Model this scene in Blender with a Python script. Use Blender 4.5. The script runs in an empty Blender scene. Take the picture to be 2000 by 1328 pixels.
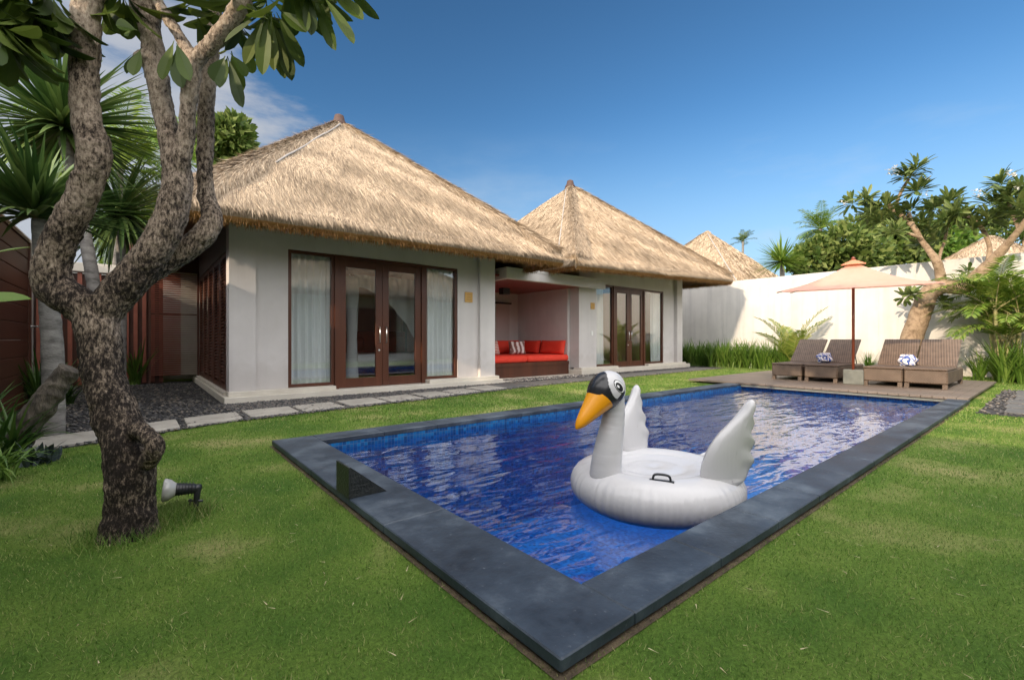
import bpy, math, random
import numpy as np
from mathutils import Vector, Matrix, noise
random.seed(7); rng = np.random.default_rng(7)
sc = bpy.context.scene
COL = sc.collection
pi = math.pi

# ------------------------------------------------------------------ camera
TH = math.radians(50.6)
FW = Vector((math.cos(TH), math.sin(TH), 0)); RT = Vector((math.sin(TH), -math.cos(TH), 0))
FPX = 886.0
def at(px, py, d):
    """a point in the garden at depth d (metres) along the sight line of a measured photo pixel"""
    p = FW * d + RT * (d * (px - 1000) / FPX)
    return Vector((p.x, p.y, 1.0 + d * (664 - py) / FPX))
def gnd(px, py, z=0.0):
    return at(px, py, FPX * (1.0 - z) / (py - 664))

cam = bpy.data.cameras.new('camera'); camo = bpy.data.objects.new('camera', cam); COL.objects.link(camo)
camo.location = (0, 0, 1.0); camo.rotation_euler = (pi / 2, 0, -math.radians(39.4))
cam.lens = 36 * FPX / 2000; cam.sensor_width = 36; cam.clip_start = 0.05; cam.clip_end = 2000
sc.camera = camo

# ------------------------------------------------------------------ material helpers
def newmat(name):
    m = bpy.data.materials.new(name); m.use_nodes = True
    nt = m.node_tree; nt.nodes.clear()
    out = nt.nodes.new('ShaderNodeOutputMaterial')
    return m, nt, out
class NB:
    def __init__(s, nt): s.nt = nt
    def n(s, t, **kw):
        o = s.nt.nodes.new(t)
        for k, v in kw.items():
            if k.startswith('i_'):
                o.inputs[k[2:].replace('_', ' ')].default_value = v
            else: setattr(o, k, v)
        return o
    def l(s, a, b): s.nt.links.new(a, b)
def c4(c): return (c[0], c[1], c[2], 1.0)
def ramp(b, fac, stops):
    r = b.n('ShaderNodeValToRGB'); e = r.color_ramp.elements
    while len(e) < len(stops): e.new(0.5)
    for i, (p, c) in enumerate(stops): e[i].position = p; e[i].color = c4(c)
    b.l(fac, r.inputs[0]); return r.outputs[0]
def mat(name, cols, rough=0.6, scale=6.0, detail=6.0, bump=0.0, bscale=None, stretch=(1, 1, 1), metallic=0.0,
        trans=0.0, island=False, spec=0.5, lo=0.3, hi=0.7, coord='Object'):
    """principled material whose colour wanders between cols by noise (or per leaf/strand when island)"""
    m, nt, out = newmat(name); b = NB(nt)
    p = b.n('ShaderNodeBsdfPrincipled'); p.inputs['Roughness'].default_value = rough
    p.inputs['Metallic'].default_value = metallic; p.inputs['Specular IOR Level'].default_value = spec
    tc = b.n('ShaderNodeTexCoord'); mp = b.n('ShaderNodeMapping'); mp.inputs['Scale'].default_value = stretch
    b.l(tc.outputs[coord], mp.inputs[0])
    nz = b.n('ShaderNodeTexNoise'); nz.inputs['Scale'].default_value = scale; nz.inputs['Detail'].default_value = detail
    nz.inputs['Roughness'].default_value = 0.65
    b.l(mp.outputs[0], nz.inputs['Vector'])
    k = len(cols); stops = [(lo + (hi - lo) * i / max(1, k - 1), c) for i, c in enumerate(cols)]
    if island:
        g = b.n('ShaderNodeNewGeometry'); ad = b.n('ShaderNodeMath', operation='ADD'); ad.use_clamp = True
        mu = b.n('ShaderNodeMath', operation='MULTIPLY_ADD'); mu.inputs[1].default_value = 0.8; mu.inputs[2].default_value = -0.4
        b.l(nz.outputs[0], mu.inputs[0]); b.l(g.outputs['Random Per Island'], ad.inputs[0]); b.l(mu.outputs[0], ad.inputs[1])
        stops = [(i / max(1, k - 1), c) for i, c in enumerate(cols)]
        colr = ramp(b, ad.outputs[0], stops)
    else:
        colr = ramp(b, nz.outputs[0], stops)
    b.l(colr, p.inputs['Base Color'])
    if bump:
        bn = b.n('ShaderNodeTexNoise'); bn.inputs['Scale'].default_value = bscale or scale * 4; bn.inputs['Detail'].default_value = 5
        b.l(mp.outputs[0], bn.inputs['Vector'])
        bp = b.n('ShaderNodeBump'); bp.inputs['Strength'].default_value = bump; bp.inputs['Distance'].default_value = 0.02
        b.l(bn.outputs[0], bp.inputs['Height']); b.l(bp.outputs[0], p.inputs['Normal'])
    if trans:
        t = b.n('ShaderNodeBsdfTranslucent'); b.l(colr, t.inputs[0])
        mx = b.n('ShaderNodeMixShader'); mx.inputs[0].default_value = trans
        b.l(p.outputs[0], mx.inputs[1]); b.l(t.outputs[0], mx.inputs[2]); b.l(mx.outputs[0], out.inputs[0])
    else: b.l(p.outputs[0], out.inputs[0])
    return m

M = {}
M['plaster'] = mat('grey_plaster', [(.56, .53, .525), (.65, .62, .615)], .85, 1.3, 8, .08, 60)
M['plaster_dark'] = mat('dark_grey_plaster', [(.20, .20, .20), (.24, .24, .24)], .85, 1.3, 8, .05, 60)
M['white_wall'] = mat('white_painted_wall', [(.50, .485, .46), (.64, .62, .59)], .85, .7, 9, .08, 40, (1, 1, .5))
M['plinth'] = mat('cream_stone', [(.56, .52, .45), (.68, .64, .56)], .6, 2.0, 8, .03, 40)
M['wood'] = mat('dark_red_timber', [(.055, .018, .010), (.11, .036, .018)], .38, 3, 6, .05, 40, (1, 1, .08))
M['wood_h'] = mat('dark_timber_boards', [(.045, .014, .009), (.10, .034, .018)], .45, 3, 6, .08, 30, (1, .08, 1))
M['slat'] = mat('stained_slat_timber', [(.22, .065, .04), (.32, .10, .06)], .5, 4, 5, .03, 30)
M['slat_grey'] = mat('weathered_slat_timber', [(.30, .24, .18), (.42, .35, .28)], .6, 4, 5, .03, 30)
M['soffit'] = mat('red_brown_ceiling_board', [(.18, .045, .04), (.27, .075, .06)], .5, 3, 5, .03, 30, (.1, 1, 1))
M['rafter'] = mat('brown_rafter', [(.10, .05, .025), (.17, .09, .045)], .7, 6, 5)
M['thatch_base'] = mat('thatch_underlayer', [(.20, .145, .09), (.36, .275, .18)], .95, 14, 6, .5, 60)
M['thatch'] = mat('thatch_straw', [(.155, .115, .08), (.33, .255, .175), (.43, .335, .235), (.55, .44, .32)], .85, 2.2, 4, island=True, spec=.2)
M['thatch_cut'] = mat('thatch_cut_ends', [(.14, .06, .018), (.28, .14, .045), (.40, .24, .10)], .9, 4, 4, island=True, spec=.2)
M['cord'] = mat('bleached_bamboo', [(.30, .28, .26), (.40, .375, .345)], .7, 10)
M['clay'] = mat('fired_clay', [(.04, .02, .014), (.085, .04, .026)], .7, 12, 6, .3)
M['slate'] = None
M['lawn'] = None
M['grass'] = mat('grass_blades', [(.058, .125, .021), (.118, .23, .038), (.195, .31, .06), (.40, .39, .17)], .6, .9, 5, island=True, trans=.35, spec=.25)
M['pebble'] = mat('dark_river_pebble', [(.025, .026, .030), (.06, .06, .065), (.11, .105, .10), (.20, .17, .14)], .5, 1.5, 3, island=True)
M['gravel_bed'] = mat('dark_gravel_bed', [(.015, .015, .016), (.05, .05, .05)], .9, 60, 6, .6, 120)
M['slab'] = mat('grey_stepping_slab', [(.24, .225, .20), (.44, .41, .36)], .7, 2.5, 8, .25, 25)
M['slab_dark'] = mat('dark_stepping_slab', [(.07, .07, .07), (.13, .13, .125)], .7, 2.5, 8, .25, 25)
M['red'] = mat('red_canvas', [(.74, .04, .02), (.82, .06, .03)], .8, 5, 4, .15, 120)
M['pillow_white'] = None
M['wicker'] = None
M['deck'] = mat('weathered_deck_board', [(.14, .095, .06), (.24, .175, .12)], .55, 5, 6, .15, 40, (.1, 1, 1))
M['deck'] = mat('weathered_deck_board', [(.10, .08, .065), (.19, .155, .125)], .55, 5, 6, .15, 40, (1, .12, 1))
M['canvas'] = mat('salmon_canvas', [(.70, .375, .28), (.75, .43, .335)], .85, 3, 5, .05, 200, trans=.35)
M['canvas_cap'] = mat('orange_canvas', [(.66, .28, .15), (.70, .32, .18)], .85, 3, 5, .05, 200, trans=.35)
M['pole'] = mat('varnished_pole', [(.16, .035, .015), (.24, .06, .025)], .35, 5, 5, 0, None, (1, 1, .1))
M['concrete'] = mat('grey_green_concrete', [(.12, .13, .115), (.19, .20, .18)], .85, 8, 8, .15)
M['bark'] = None
M['bark_light'] = mat('tan_bark', [(.13, .085, .05), (.30, .215, .14), (.40, .30, .20)], .9, 9, 8, .5, 40)
M['bark_grey'] = mat('grey_bark', [(.08, .075, .068), (.19, .18, .17), (.28, .27, .25)], .9, 6, 8, .5, 30, (1, 1, 2.5))
M['log'] = mat('split_log', [(.022, .018, .014), (.085, .07, .055), (.19, .16, .125)], .9, 22, 9, .9, 60, (1, 1, .35))
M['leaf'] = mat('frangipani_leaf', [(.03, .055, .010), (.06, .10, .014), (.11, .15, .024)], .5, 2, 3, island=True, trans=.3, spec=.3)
M['leaf_sun'] = mat('sunlit_frangipani_leaf', [(.06, .10, .025), (.11, .16, .04), (.19, .23, .07)], .5, 2, 3, island=True, trans=.3, spec=.3)  # lighter copy of the frangipani leaf, sunlight put into its colour
M['yucca'] = mat('sword_leaf', [(.022, .055, .012), (.055, .105, .024), (.13, .19, .05)], .4, 2, 3, island=True, trans=.22)
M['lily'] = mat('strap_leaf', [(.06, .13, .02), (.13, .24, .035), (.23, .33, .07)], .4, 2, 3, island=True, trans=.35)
M['lily_shade'] = mat('shaded_strap_leaf', [(.02, .055, .010), (.045, .105, .018), (.09, .15, .03)], .4, 2, 3, island=True, trans=.3)  # darker version of the strap leaf with the shade put into its colour
M['palm'] = mat('palm_frond', [(.08, .16, .02), (.17, .27, .035), (.30, .37, .07)], .4, 2, 3, island=True, trans=.38)
M['palm_yellow'] = mat('yellowing_palm_frond', [(.12, .18, .03), (.22, .28, .05), (.34, .33, .09)], .45, 2, 3, island=True, trans=.35)
M['cane'] = mat('palm_cane', [(.22, .22, .09), (.40, .35, .17)], .6, 3, 4, .2, 20, (1, 1, 6))
M['shrub'] = mat('shrub_leaf', [(.04, .075, .014), (.11, .165, .034), (.22, .26, .075)], .55, 1.5, 3, island=True, trans=.35, spec=.25)
M['petal'] = mat('white_petal', [(.75, .73, .66), (.82, .80, .76)], .6, 4, trans=.3)
M['black'] = mat('black_plastic', [(.012, .013, .016), (.022, .023, .027)], .35, 20)
M['steel'] = mat('brushed_steel', [(.55, .55, .55), (.65, .65, .65)], .3, 30, metallic=1.0)
M['brass'] = mat('brass_plaque', [(.50, .29, .08), (.60, .37, .12)], .5, 18, 4, .1, metallic=.3)
M['brass_dark'] = mat('engraved_brass', [(.26, .14, .04), (.32, .18, .05)], .6, 18)
M['white_paint'] = mat('white_plastic', [(.76, .76, .76), (.80, .80, .80)], .4, 10)
M['curtain'] = mat('sheer_white_curtain', [(.90, .92, .93), (.93, .94, .95)], .9, 3, 4, trans=.08)
M['bed'] = mat('white_bed_linen', [(.86, .87, .9), (.9, .9, .92)], .9, 3, 4, .2, 10)
M['dark_red'] = mat('dark_red_fabric', [(.26, .04, .025), (.34, .06, .03)], .8, 8)
M['room_wall'] = mat('terracotta_room_wall', [(.78, .44, .33), (.84, .48, .37)], .9, 2)
M['room_floor'] = mat('dark_room_floor', [(.22, .19, .17), (.28, .24, .21)], .3, 3)
M['lamp_glass'] = mat('frosted_lamp_glass', [(.36, .36, .34), (.46, .46, .43)], .18, 5, spec=.8)

# vinyl of the swan: crimped seams as bump along the object's height rings
def vinyl(name, col, wr=.35, bscale=14, rough=.24, stretch=(1, 1, .15), bump=.35):
    m, nt, out = newmat(name); b = NB(nt)
    p = b.n('ShaderNodeBsdfPrincipled'); p.inputs['Roughness'].default_value = rough
    p.inputs['Base Color'].default_value = c4(col)
    p.inputs['Subsurface Weight'].default_value = 0.0
    tc = b.n('ShaderNodeTexCoord'); mp = b.n('ShaderNodeMapping'); mp.inputs['Scale'].default_value = stretch
    b.l(tc.outputs['Object'], mp.inputs[0])
    nz = b.n('ShaderNodeTexNoise'); nz.inputs['Scale'].default_value = bscale; nz.inputs['Detail'].default_value = 3
    b.l(mp.outputs[0], nz.inputs['Vector'])
    bp = b.n('ShaderNodeBump'); bp.inputs['Strength'].default_value = bump; bp.inputs['Distance'].default_value = .02
    b.l(nz.outputs[0], bp.inputs['Height']); b.l(bp.outputs[0], p.inputs['Normal']); b.l(p.outputs[0], out.inputs[0])
    return m
M['vinyl'] = vinyl('white_vinyl', (.55, .545, .555), stretch=(1.3, 1.3, .10), bscale=9, bump=.28)
M['vinyl_neck'] = vinyl('white_vinyl_neck', (.55, .545, .555), stretch=(.3, .3, 2), bscale=9, bump=.25)
M['vinyl_black'] = vinyl('black_vinyl', (.018, .019, .023), bump=.1)
M['vinyl_orange'] = vinyl('orange_vinyl', (.80, .33, .01), bump=.1)
M['vinyl_blue'] = vinyl('blue_print', (.02, .16, .32), bump=0)
M['print_grey'] = vinyl('grey_print', (.28, .33, .38), bump=0)

def weathered(name, cols, streak=.16, base=.22):
    m = mat(name, cols, .85, 1.1, 8, .08, 50); nt = m.node_tree; b = NB(nt)
    p = [n for n in nt.nodes if n.type == 'BSDF_PRINCIPLED'][0]; src = p.inputs['Base Color'].links[0].from_socket
    tc = b.n('ShaderNodeTexCoord'); mp = b.n('ShaderNodeMapping'); mp.inputs['Scale'].default_value = (5, 5, .22); b.l(tc.outputs['Object'], mp.inputs[0])
    nz = b.n('ShaderNodeTexNoise'); nz.inputs['Scale'].default_value = 1; nz.inputs['Detail'].default_value = 7; b.l(mp.outputs[0], nz.inputs['Vector'])
    st = ramp(b, nz.outputs[0], [(.45, (1, 1, 1)), (.72, (1 - streak, 1 - streak, 1 - streak * .9))])
    sp = b.n('ShaderNodeSeparateXYZ'); b.l(tc.outputs['Object'], sp.inputs[0]); n2 = b.n('ShaderNodeTexNoise'); n2.inputs['Scale'].default_value = 6; n2.inputs['Detail'].default_value = 6; b.l(tc.outputs['Object'], n2.inputs['Vector'])
    ml = b.n('ShaderNodeMath', operation='MULTIPLY_ADD'); ml.inputs[1].default_value = -.9; b.l(n2.outputs[0], ml.inputs[0]); b.l(sp.outputs[2], ml.inputs[2])
    ds = ramp(b, ml.outputs[0], [(0, (1 - base, 1 - base * 1.1, 1 - base * 1.3)), (.25, (1, 1, 1))])
    m1 = b.n('ShaderNodeMixRGB', blend_type='MULTIPLY'); m1.inputs[0].default_value = 1; b.l(src, m1.inputs[1]); b.l(st, m1.inputs[2])
    m2 = b.n('ShaderNodeMixRGB', blend_type='MULTIPLY'); m2.inputs[0].default_value = 1; b.l(m1.outputs[0], m2.inputs[1]); b.l(ds, m2.inputs[2]); b.l(m2.outputs[0], p.inputs['Base Color']); return m
M['plaster'] = weathered('grey_plaster', [(.56, .535, .53), (.65, .625, .62)], .07, .08)
M['white_wall'] = weathered('white_painted_wall', [(.52, .505, .48), (.64, .62, .59)], .17, .2)
def slate():
    m, nt, out = newmat('dark_slate'); b = NB(nt)
    p = b.n('ShaderNodeBsdfPrincipled'); tc = b.n('ShaderNodeTexCoord')
    n1 = b.n('ShaderNodeTexNoise'); n1.inputs['Scale'].default_value = 2.2; n1.inputs['Detail'].default_value = 10; n1.inputs['Roughness'].default_value = .7
    n2 = b.n('ShaderNodeTexNoise'); n2.inputs['Scale'].default_value = 45; n2.inputs['Detail'].default_value = 4
    b.l(tc.outputs['Object'], n1.inputs['Vector']); b.l(tc.outputs['Object'], n2.inputs['Vector'])
    c = ramp(b, n1.outputs[0], [(.32, (.010, .015, .023)), (.5, (.033, .047, .067)), (.66, (.095, .12, .148))])
    spk = ramp(b, n2.outputs[0], [(.68, (0, 0, 0)), (.8, (.10, .105, .11))])
    add = b.n('ShaderNodeMixRGB', blend_type='ADD'); add.inputs[0].default_value = 1
    b.l(c, add.inputs[1]); b.l(spk, add.inputs[2]); b.l(add.outputs[0], p.inputs['Base Color'])
    r = b.n('ShaderNodeMapRange'); r.inputs[3].default_value = .32; r.inputs[4].default_value = .65
    b.l(n1.outputs[0], r.inputs[0]); b.l(r.outputs[0], p.inputs['Roughness'])
    bp = b.n('ShaderNodeBump'); bp.inputs['Strength'].default_value = .18; bp.inputs['Distance'].default_value = .01
    b.l(n2.outputs[0], bp.inputs['Height']); b.l(bp.outputs[0], p.inputs['Normal']); b.l(p.outputs[0], out.inputs[0])
    return m
M['slate'] = slate()
def bark():
    m, nt, out = newmat('blotchy_frangipani_bark'); b = NB(nt)
    p = b.n('ShaderNodeBsdfPrincipled'); p.inputs['Roughness'].default_value = .9; p.inputs['Specular IOR Level'].default_value = .2
    tc = b.n('ShaderNodeTexCoord'); mp = b.n('ShaderNodeMapping'); mp.inputs['Scale'].default_value = (1, 1, .45)
    b.l(tc.outputs['Object'], mp.inputs[0])
    n1 = b.n('ShaderNodeTexNoise'); n1.inputs['Scale'].default_value = 68; n1.inputs['Detail'].default_value = 10; n1.inputs['Roughness'].default_value = .78; n1.inputs['Distortion'].default_value = .05
    b.l(mp.outputs[0], n1.inputs['Vector'])
    n2 = b.n('ShaderNodeTexNoise'); n2.inputs['Scale'].default_value = 5; n2.inputs['Detail'].default_value = 4
    b.l(tc.outputs['Object'], n2.inputs['Vector'])
    sp = b.n('ShaderNodeSeparateXYZ'); b.l(tc.outputs['Object'], sp.inputs[0])
    mr = b.n('ShaderNodeMapRange'); mr.inputs[1].default_value = .9; mr.inputs[2].default_value = 2.6; mr.inputs[3].default_value = -.045; mr.inputs[4].default_value = .085
    b.l(sp.outputs[2], mr.inputs[0])
    a1 = b.n('ShaderNodeMath', operation='ADD'); b.l(n1.outputs[0], a1.inputs[0]); b.l(mr.outputs[0], a1.inputs[1])
    s2 = b.n('ShaderNodeMath', operation='MULTIPLY_ADD'); s2.inputs[1].default_value = .34; s2.inputs[2].default_value = -.17
    b.l(n2.outputs[0], s2.inputs[0])
    a2 = b.n('ShaderNodeMath', operation='ADD'); b.l(a1.outputs[0], a2.inputs[0]); b.l(s2.outputs[0], a2.inputs[1])
    c = ramp(b, a2.outputs[0], [(.40, (.018, .014, .012)), (.46, (.06, .046, .036)), (.52, (.20, .155, .115)), (.60, (.38, .305, .235)), (.72, (.55, .46, .36))])
    b.l(c, p.inputs['Base Color'])
    bp = b.n('ShaderNodeBump'); bp.inputs['Strength'].default_value = .8; bp.inputs['Distance'].default_value = .015
    b.l(n1.outputs[0], bp.inputs['Height']); b.l(bp.outputs[0], p.inputs['Normal']); b.l(p.outputs[0], out.inputs[0])
    return m
M['bark'] = bark()
def lawn_mat():
    m, nt, out = newmat('lawn_soil_and_turf'); b = NB(nt)
    p = b.n('ShaderNodeBsdfPrincipled'); p.inputs['Roughness'].default_value = .9; p.inputs['Specular IOR Level'].default_value = .1
    tc = b.n('ShaderNodeTexCoord')
    n1 = b.n('ShaderNodeTexNoise'); n1.inputs['Scale'].default_value = 1.1; n1.inputs['Detail'].default_value = 6
    n2 = b.n('ShaderNodeTexNoise'); n2.inputs['Scale'].default_value = 70; n2.inputs['Detail'].default_value = 6; n2.inputs['Roughness'].default_value = .8
    b.l(tc.outputs['Object'], n1.inputs['Vector']); b.l(tc.outputs['Object'], n2.inputs['Vector'])
    c1 = ramp(b, n1.outputs[0], [(.38, (.08, .16, .026)), (.52, (.145, .23, .04)), (.66, (.34, .33, .13))])
    c2 = ramp(b, n2.outputs[0], [(.3, (.35, .35, .35)), (.7, (1.3, 1.3, 1.3))])
    mx = b.n('ShaderNodeMixRGB', blend_type='MULTIPLY'); mx.inputs[0].default_value = 1
    b.l(c1, mx.inputs[1]); b.l(c2, mx.inputs[2]); b.l(mx.outputs[0], p.inputs['Base Color'])
    bp = b.n('ShaderNodeBump'); bp.inputs['Strength'].default_value = .8; bp.inputs['Distance'].default_value = .02
    b.l(n2.outputs[0], bp.inputs['Height']); b.l(bp.outputs[0], p.inputs['Normal']); b.l(p.outputs[0], out.inputs[0])
    return m
M['lawn'] = lawn_mat()
def mosaic():
    m, nt, out = newmat('blue_mosaic_tile'); b = NB(nt)
    p = b.n('ShaderNodeBsdfPrincipled'); p.inputs['Roughness'].default_value = .3
    tc = b.n('ShaderNodeTexCoord')
    v = b.n('ShaderNodeTexVoronoi', distance='CHEBYCHEV'); v.inputs['Scale'].default_value = 28; v.inputs['Randomness'].default_value = 0
    b.l(tc.outputs['Object'], v.inputs['Vector'])
    n = b.n('ShaderNodeTexWhiteNoise'); b.l(v.outputs['Position'], n.inputs[0])
    c = ramp(b, n.outputs[0], [(0, (.0003, .048, .17)), (.5, (.0004, .098, .32)), (1, (.002, .18, .46))])
    gr = ramp(b, v.outputs['Distance'], [(.42, (0, 0, 0)), (.47, (1, 1, 1))])
    mx = b.n('ShaderNodeMixRGB'); b.l(gr, mx.inputs[0]); b.l(c, mx.inputs[1]); mx.inputs[2].default_value = (.10, .16, .30, 1)
    b.l(mx.outputs[0], p.inputs['Base Color']); b.l(p.outputs[0], out.inputs[0])
    return m
M['mosaic'] = mosaic()
def two_sided_fresnel(b, ior):
    g = b.n('ShaderNodeNewGeometry'); mr = b.n('ShaderNodeMapRange'); mr.inputs[3].default_value = ior; mr.inputs[4].default_value = 1 / ior
    b.l(g.outputs['Backfacing'], mr.inputs[0]); fr = b.n('ShaderNodeFresnel'); b.l(mr.outputs[0], fr.inputs['IOR']); return fr
def water_mat():
    m, nt, out = newmat('rippled_pool_water'); b = NB(nt)
    tc = b.n('ShaderNodeTexCoord')
    hs = []
    for (sx, sy, sz, rot, amp, det) in ((1.3, 4.4, 1, 39, 1.1, 1.5), (4.2, 12, 1, 34, .40, 1.5), (13, 24, 1, 48, .05, 1)):
        mp = b.n('ShaderNodeMapping'); mp.inputs['Scale'].default_value = (sx, sy, sz); mp.inputs['Rotation'].default_value = (0, 0, math.radians(rot))
        b.l(tc.outputs['Object'], mp.inputs[0])
        n = b.n('ShaderNodeTexNoise'); n.inputs['Scale'].default_value = 1; n.inputs['Detail'].default_value = det; n.inputs['Distortion'].default_value = .5
        b.l(mp.outputs[0], n.inputs['Vector'])
        mu = b.n('ShaderNodeMath', operation='MULTIPLY'); mu.inputs[1].default_value = amp; b.l(n.outputs[0], mu.inputs[0]); hs.append(mu.outputs[0])
    a = b.n('ShaderNodeMath', operation='ADD'); b.l(hs[0], a.inputs[0]); b.l(hs[1], a.inputs[1])
    a2 = b.n('ShaderNodeMath', operation='ADD'); b.l(a.outputs[0], a2.inputs[0]); b.l(hs[2], a2.inputs[1])
    bp = b.n('ShaderNodeBump'); bp.inputs['Strength'].default_value = 1.0; bp.inputs['Distance'].default_value = .021
    b.l(a2.outputs[0], bp.inputs['Height'])
    tr = b.n('ShaderNodeBsdfTransparent'); tr.inputs[0].default_value = (.50, .74, .96, 1)
    gl = b.n('ShaderNodeBsdfGlossy'); gl.inputs['Roughness'].default_value = .02; gl.inputs['Color'].default_value = (1, 1, 1, 1)
    b.l(bp.outputs[0], gl.inputs['Normal'])
    fr = two_sided_fresnel(b, 1.75); b.l(bp.outputs[0], fr.inputs['Normal'])
    mx = b.n('ShaderNodeMixShader'); b.l(fr.outputs[0], mx.inputs[0]); b.l(tr.outputs[0], mx.inputs[1]); b.l(gl.outputs[0], mx.inputs[2])
    b.l(mx.outputs[0], out.inputs[0]); return m
M['water'] = water_mat()
def glass_mat():
    m, nt, out = newmat('window_glass'); b = NB(nt)
    tr = b.n('ShaderNodeBsdfTransparent'); tr.inputs[0].default_value = (.95, .97, .97, 1)
    gl = b.n('ShaderNodeBsdfGlossy'); gl.inputs['Roughness'].default_value = .0
    fr = two_sided_fresnel(b, 2.25)
    mx = b.n('ShaderNodeMixShader'); b.l(fr.outputs[0], mx.inputs[0]); b.l(tr.outputs[0], mx.inputs[1]); b.l(gl.outputs[0], mx.inputs[2])
    b.l(mx.outputs[0], out.inputs[0]); return m
M['glass'] = glass_mat()
def wicker():
    m, nt, out = newmat('brown_rattan_weave'); b = NB(nt)
    p = b.n('ShaderNodeBsdfPrincipled'); p.inputs['Roughness'].default_value = .55
    tc = b.n('ShaderNodeTexCoord')
    sp = b.n('ShaderNodeSeparateXYZ'); b.l(tc.outputs['Object'], sp.inputs[0])
    def wv(sock, k):
        mu = b.n('ShaderNodeMath', operation='MULTIPLY'); mu.inputs[1].default_value = k; b.l(sock, mu.inputs[0])
        s = b.n('ShaderNodeMath', operation='SINE'); b.l(mu.outputs[0], s.inputs[0]); return s.outputs[0]
    ax = b.n('ShaderNodeMath', operation='ADD'); b.l(sp.outputs[0], ax.inputs[0]); b.l(sp.outputs[1], ax.inputs[1])
    w1 = wv(ax.outputs[0], 150); w2 = wv(sp.outputs[2], 210)
    pr = b.n('ShaderNodeMath', operation='MULTIPLY'); b.l(w1, pr.inputs[0]); b.l(w2, pr.inputs[1])
    mr = b.n('ShaderNodeMapRange'); mr.inputs[1].default_value = -1; mr.inputs[2].default_value = 1; b.l(pr.outputs[0], mr.inputs[0])
    nz = b.n('ShaderNodeTexNoise'); nz.inputs['Scale'].default_value = 8; b.l(tc.outputs['Object'], nz.inputs['Vector'])
    av = b.n('ShaderNodeMath', operation='MULTIPLY_ADD'); av.inputs[1].default_value = .5; b.l(nz.outputs[0], av.inputs[0])
    h = b.n('ShaderNodeMath', operation='MULTIPLY'); h.inputs[1].default_value = .55; b.l(mr.outputs[0], h.inputs[0]); b.l(h.outputs[0], av.inputs[2])
    c = ramp(b, av.outputs[0], [(.15, (.035, .023, .016)), (.5, (.11, .078, .055)), (.85, (.20, .145, .105))])
    b.l(c, p.inputs['Base Color'])
    bp = b.n('ShaderNodeBump'); bp.inputs['Strength'].default_value = .6; bp.inputs['Distance'].default_value = .01
    b.l(mr.outputs[0], bp.inputs['Height']); b.l(bp.outputs[0], p.inputs['Normal']); b.l(p.outputs[0], out.inputs[0]); return m
M['wicker'] = wicker()
def striped(name, ca, cb, scale, dist, prof='SIN', axis='X'):
    m, nt, out = newmat(name); b = NB(nt)
    p = b.n('ShaderNodeBsdfPrincipled'); p.inputs['Roughness'].default_value = .9
    tc = b.n('ShaderNodeTexCoord'); w = b.n('ShaderNodeTexWave', wave_profile=prof, bands_direction=axis)
    w.inputs['Scale'].default_value = scale; w.inputs['Distortion'].default_value = dist; w.inputs['Detail Scale'].default_value = 1.5
    b.l(tc.outputs['Object'], w.inputs['Vector'])
    c = ramp(b, w.outputs[0], [(.47, ca), (.53, cb)]); b.l(c, p.inputs['Base Color']); b.l(p.outputs[0], out.inputs[0]); return m
M['towel'] = striped('blue_striped_towel', (.78, .78, .78), (.06, .12, .42), 7, 3)
M['zigzag'] = striped('zigzag_print', (.74, .68, .60), (.42, .05, .03), 7, 3, axis='Z')
M['brushed_print'] = striped('brush_print', (.78, .76, .74), (.25, .12, .10), 2.2, 5)

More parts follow.
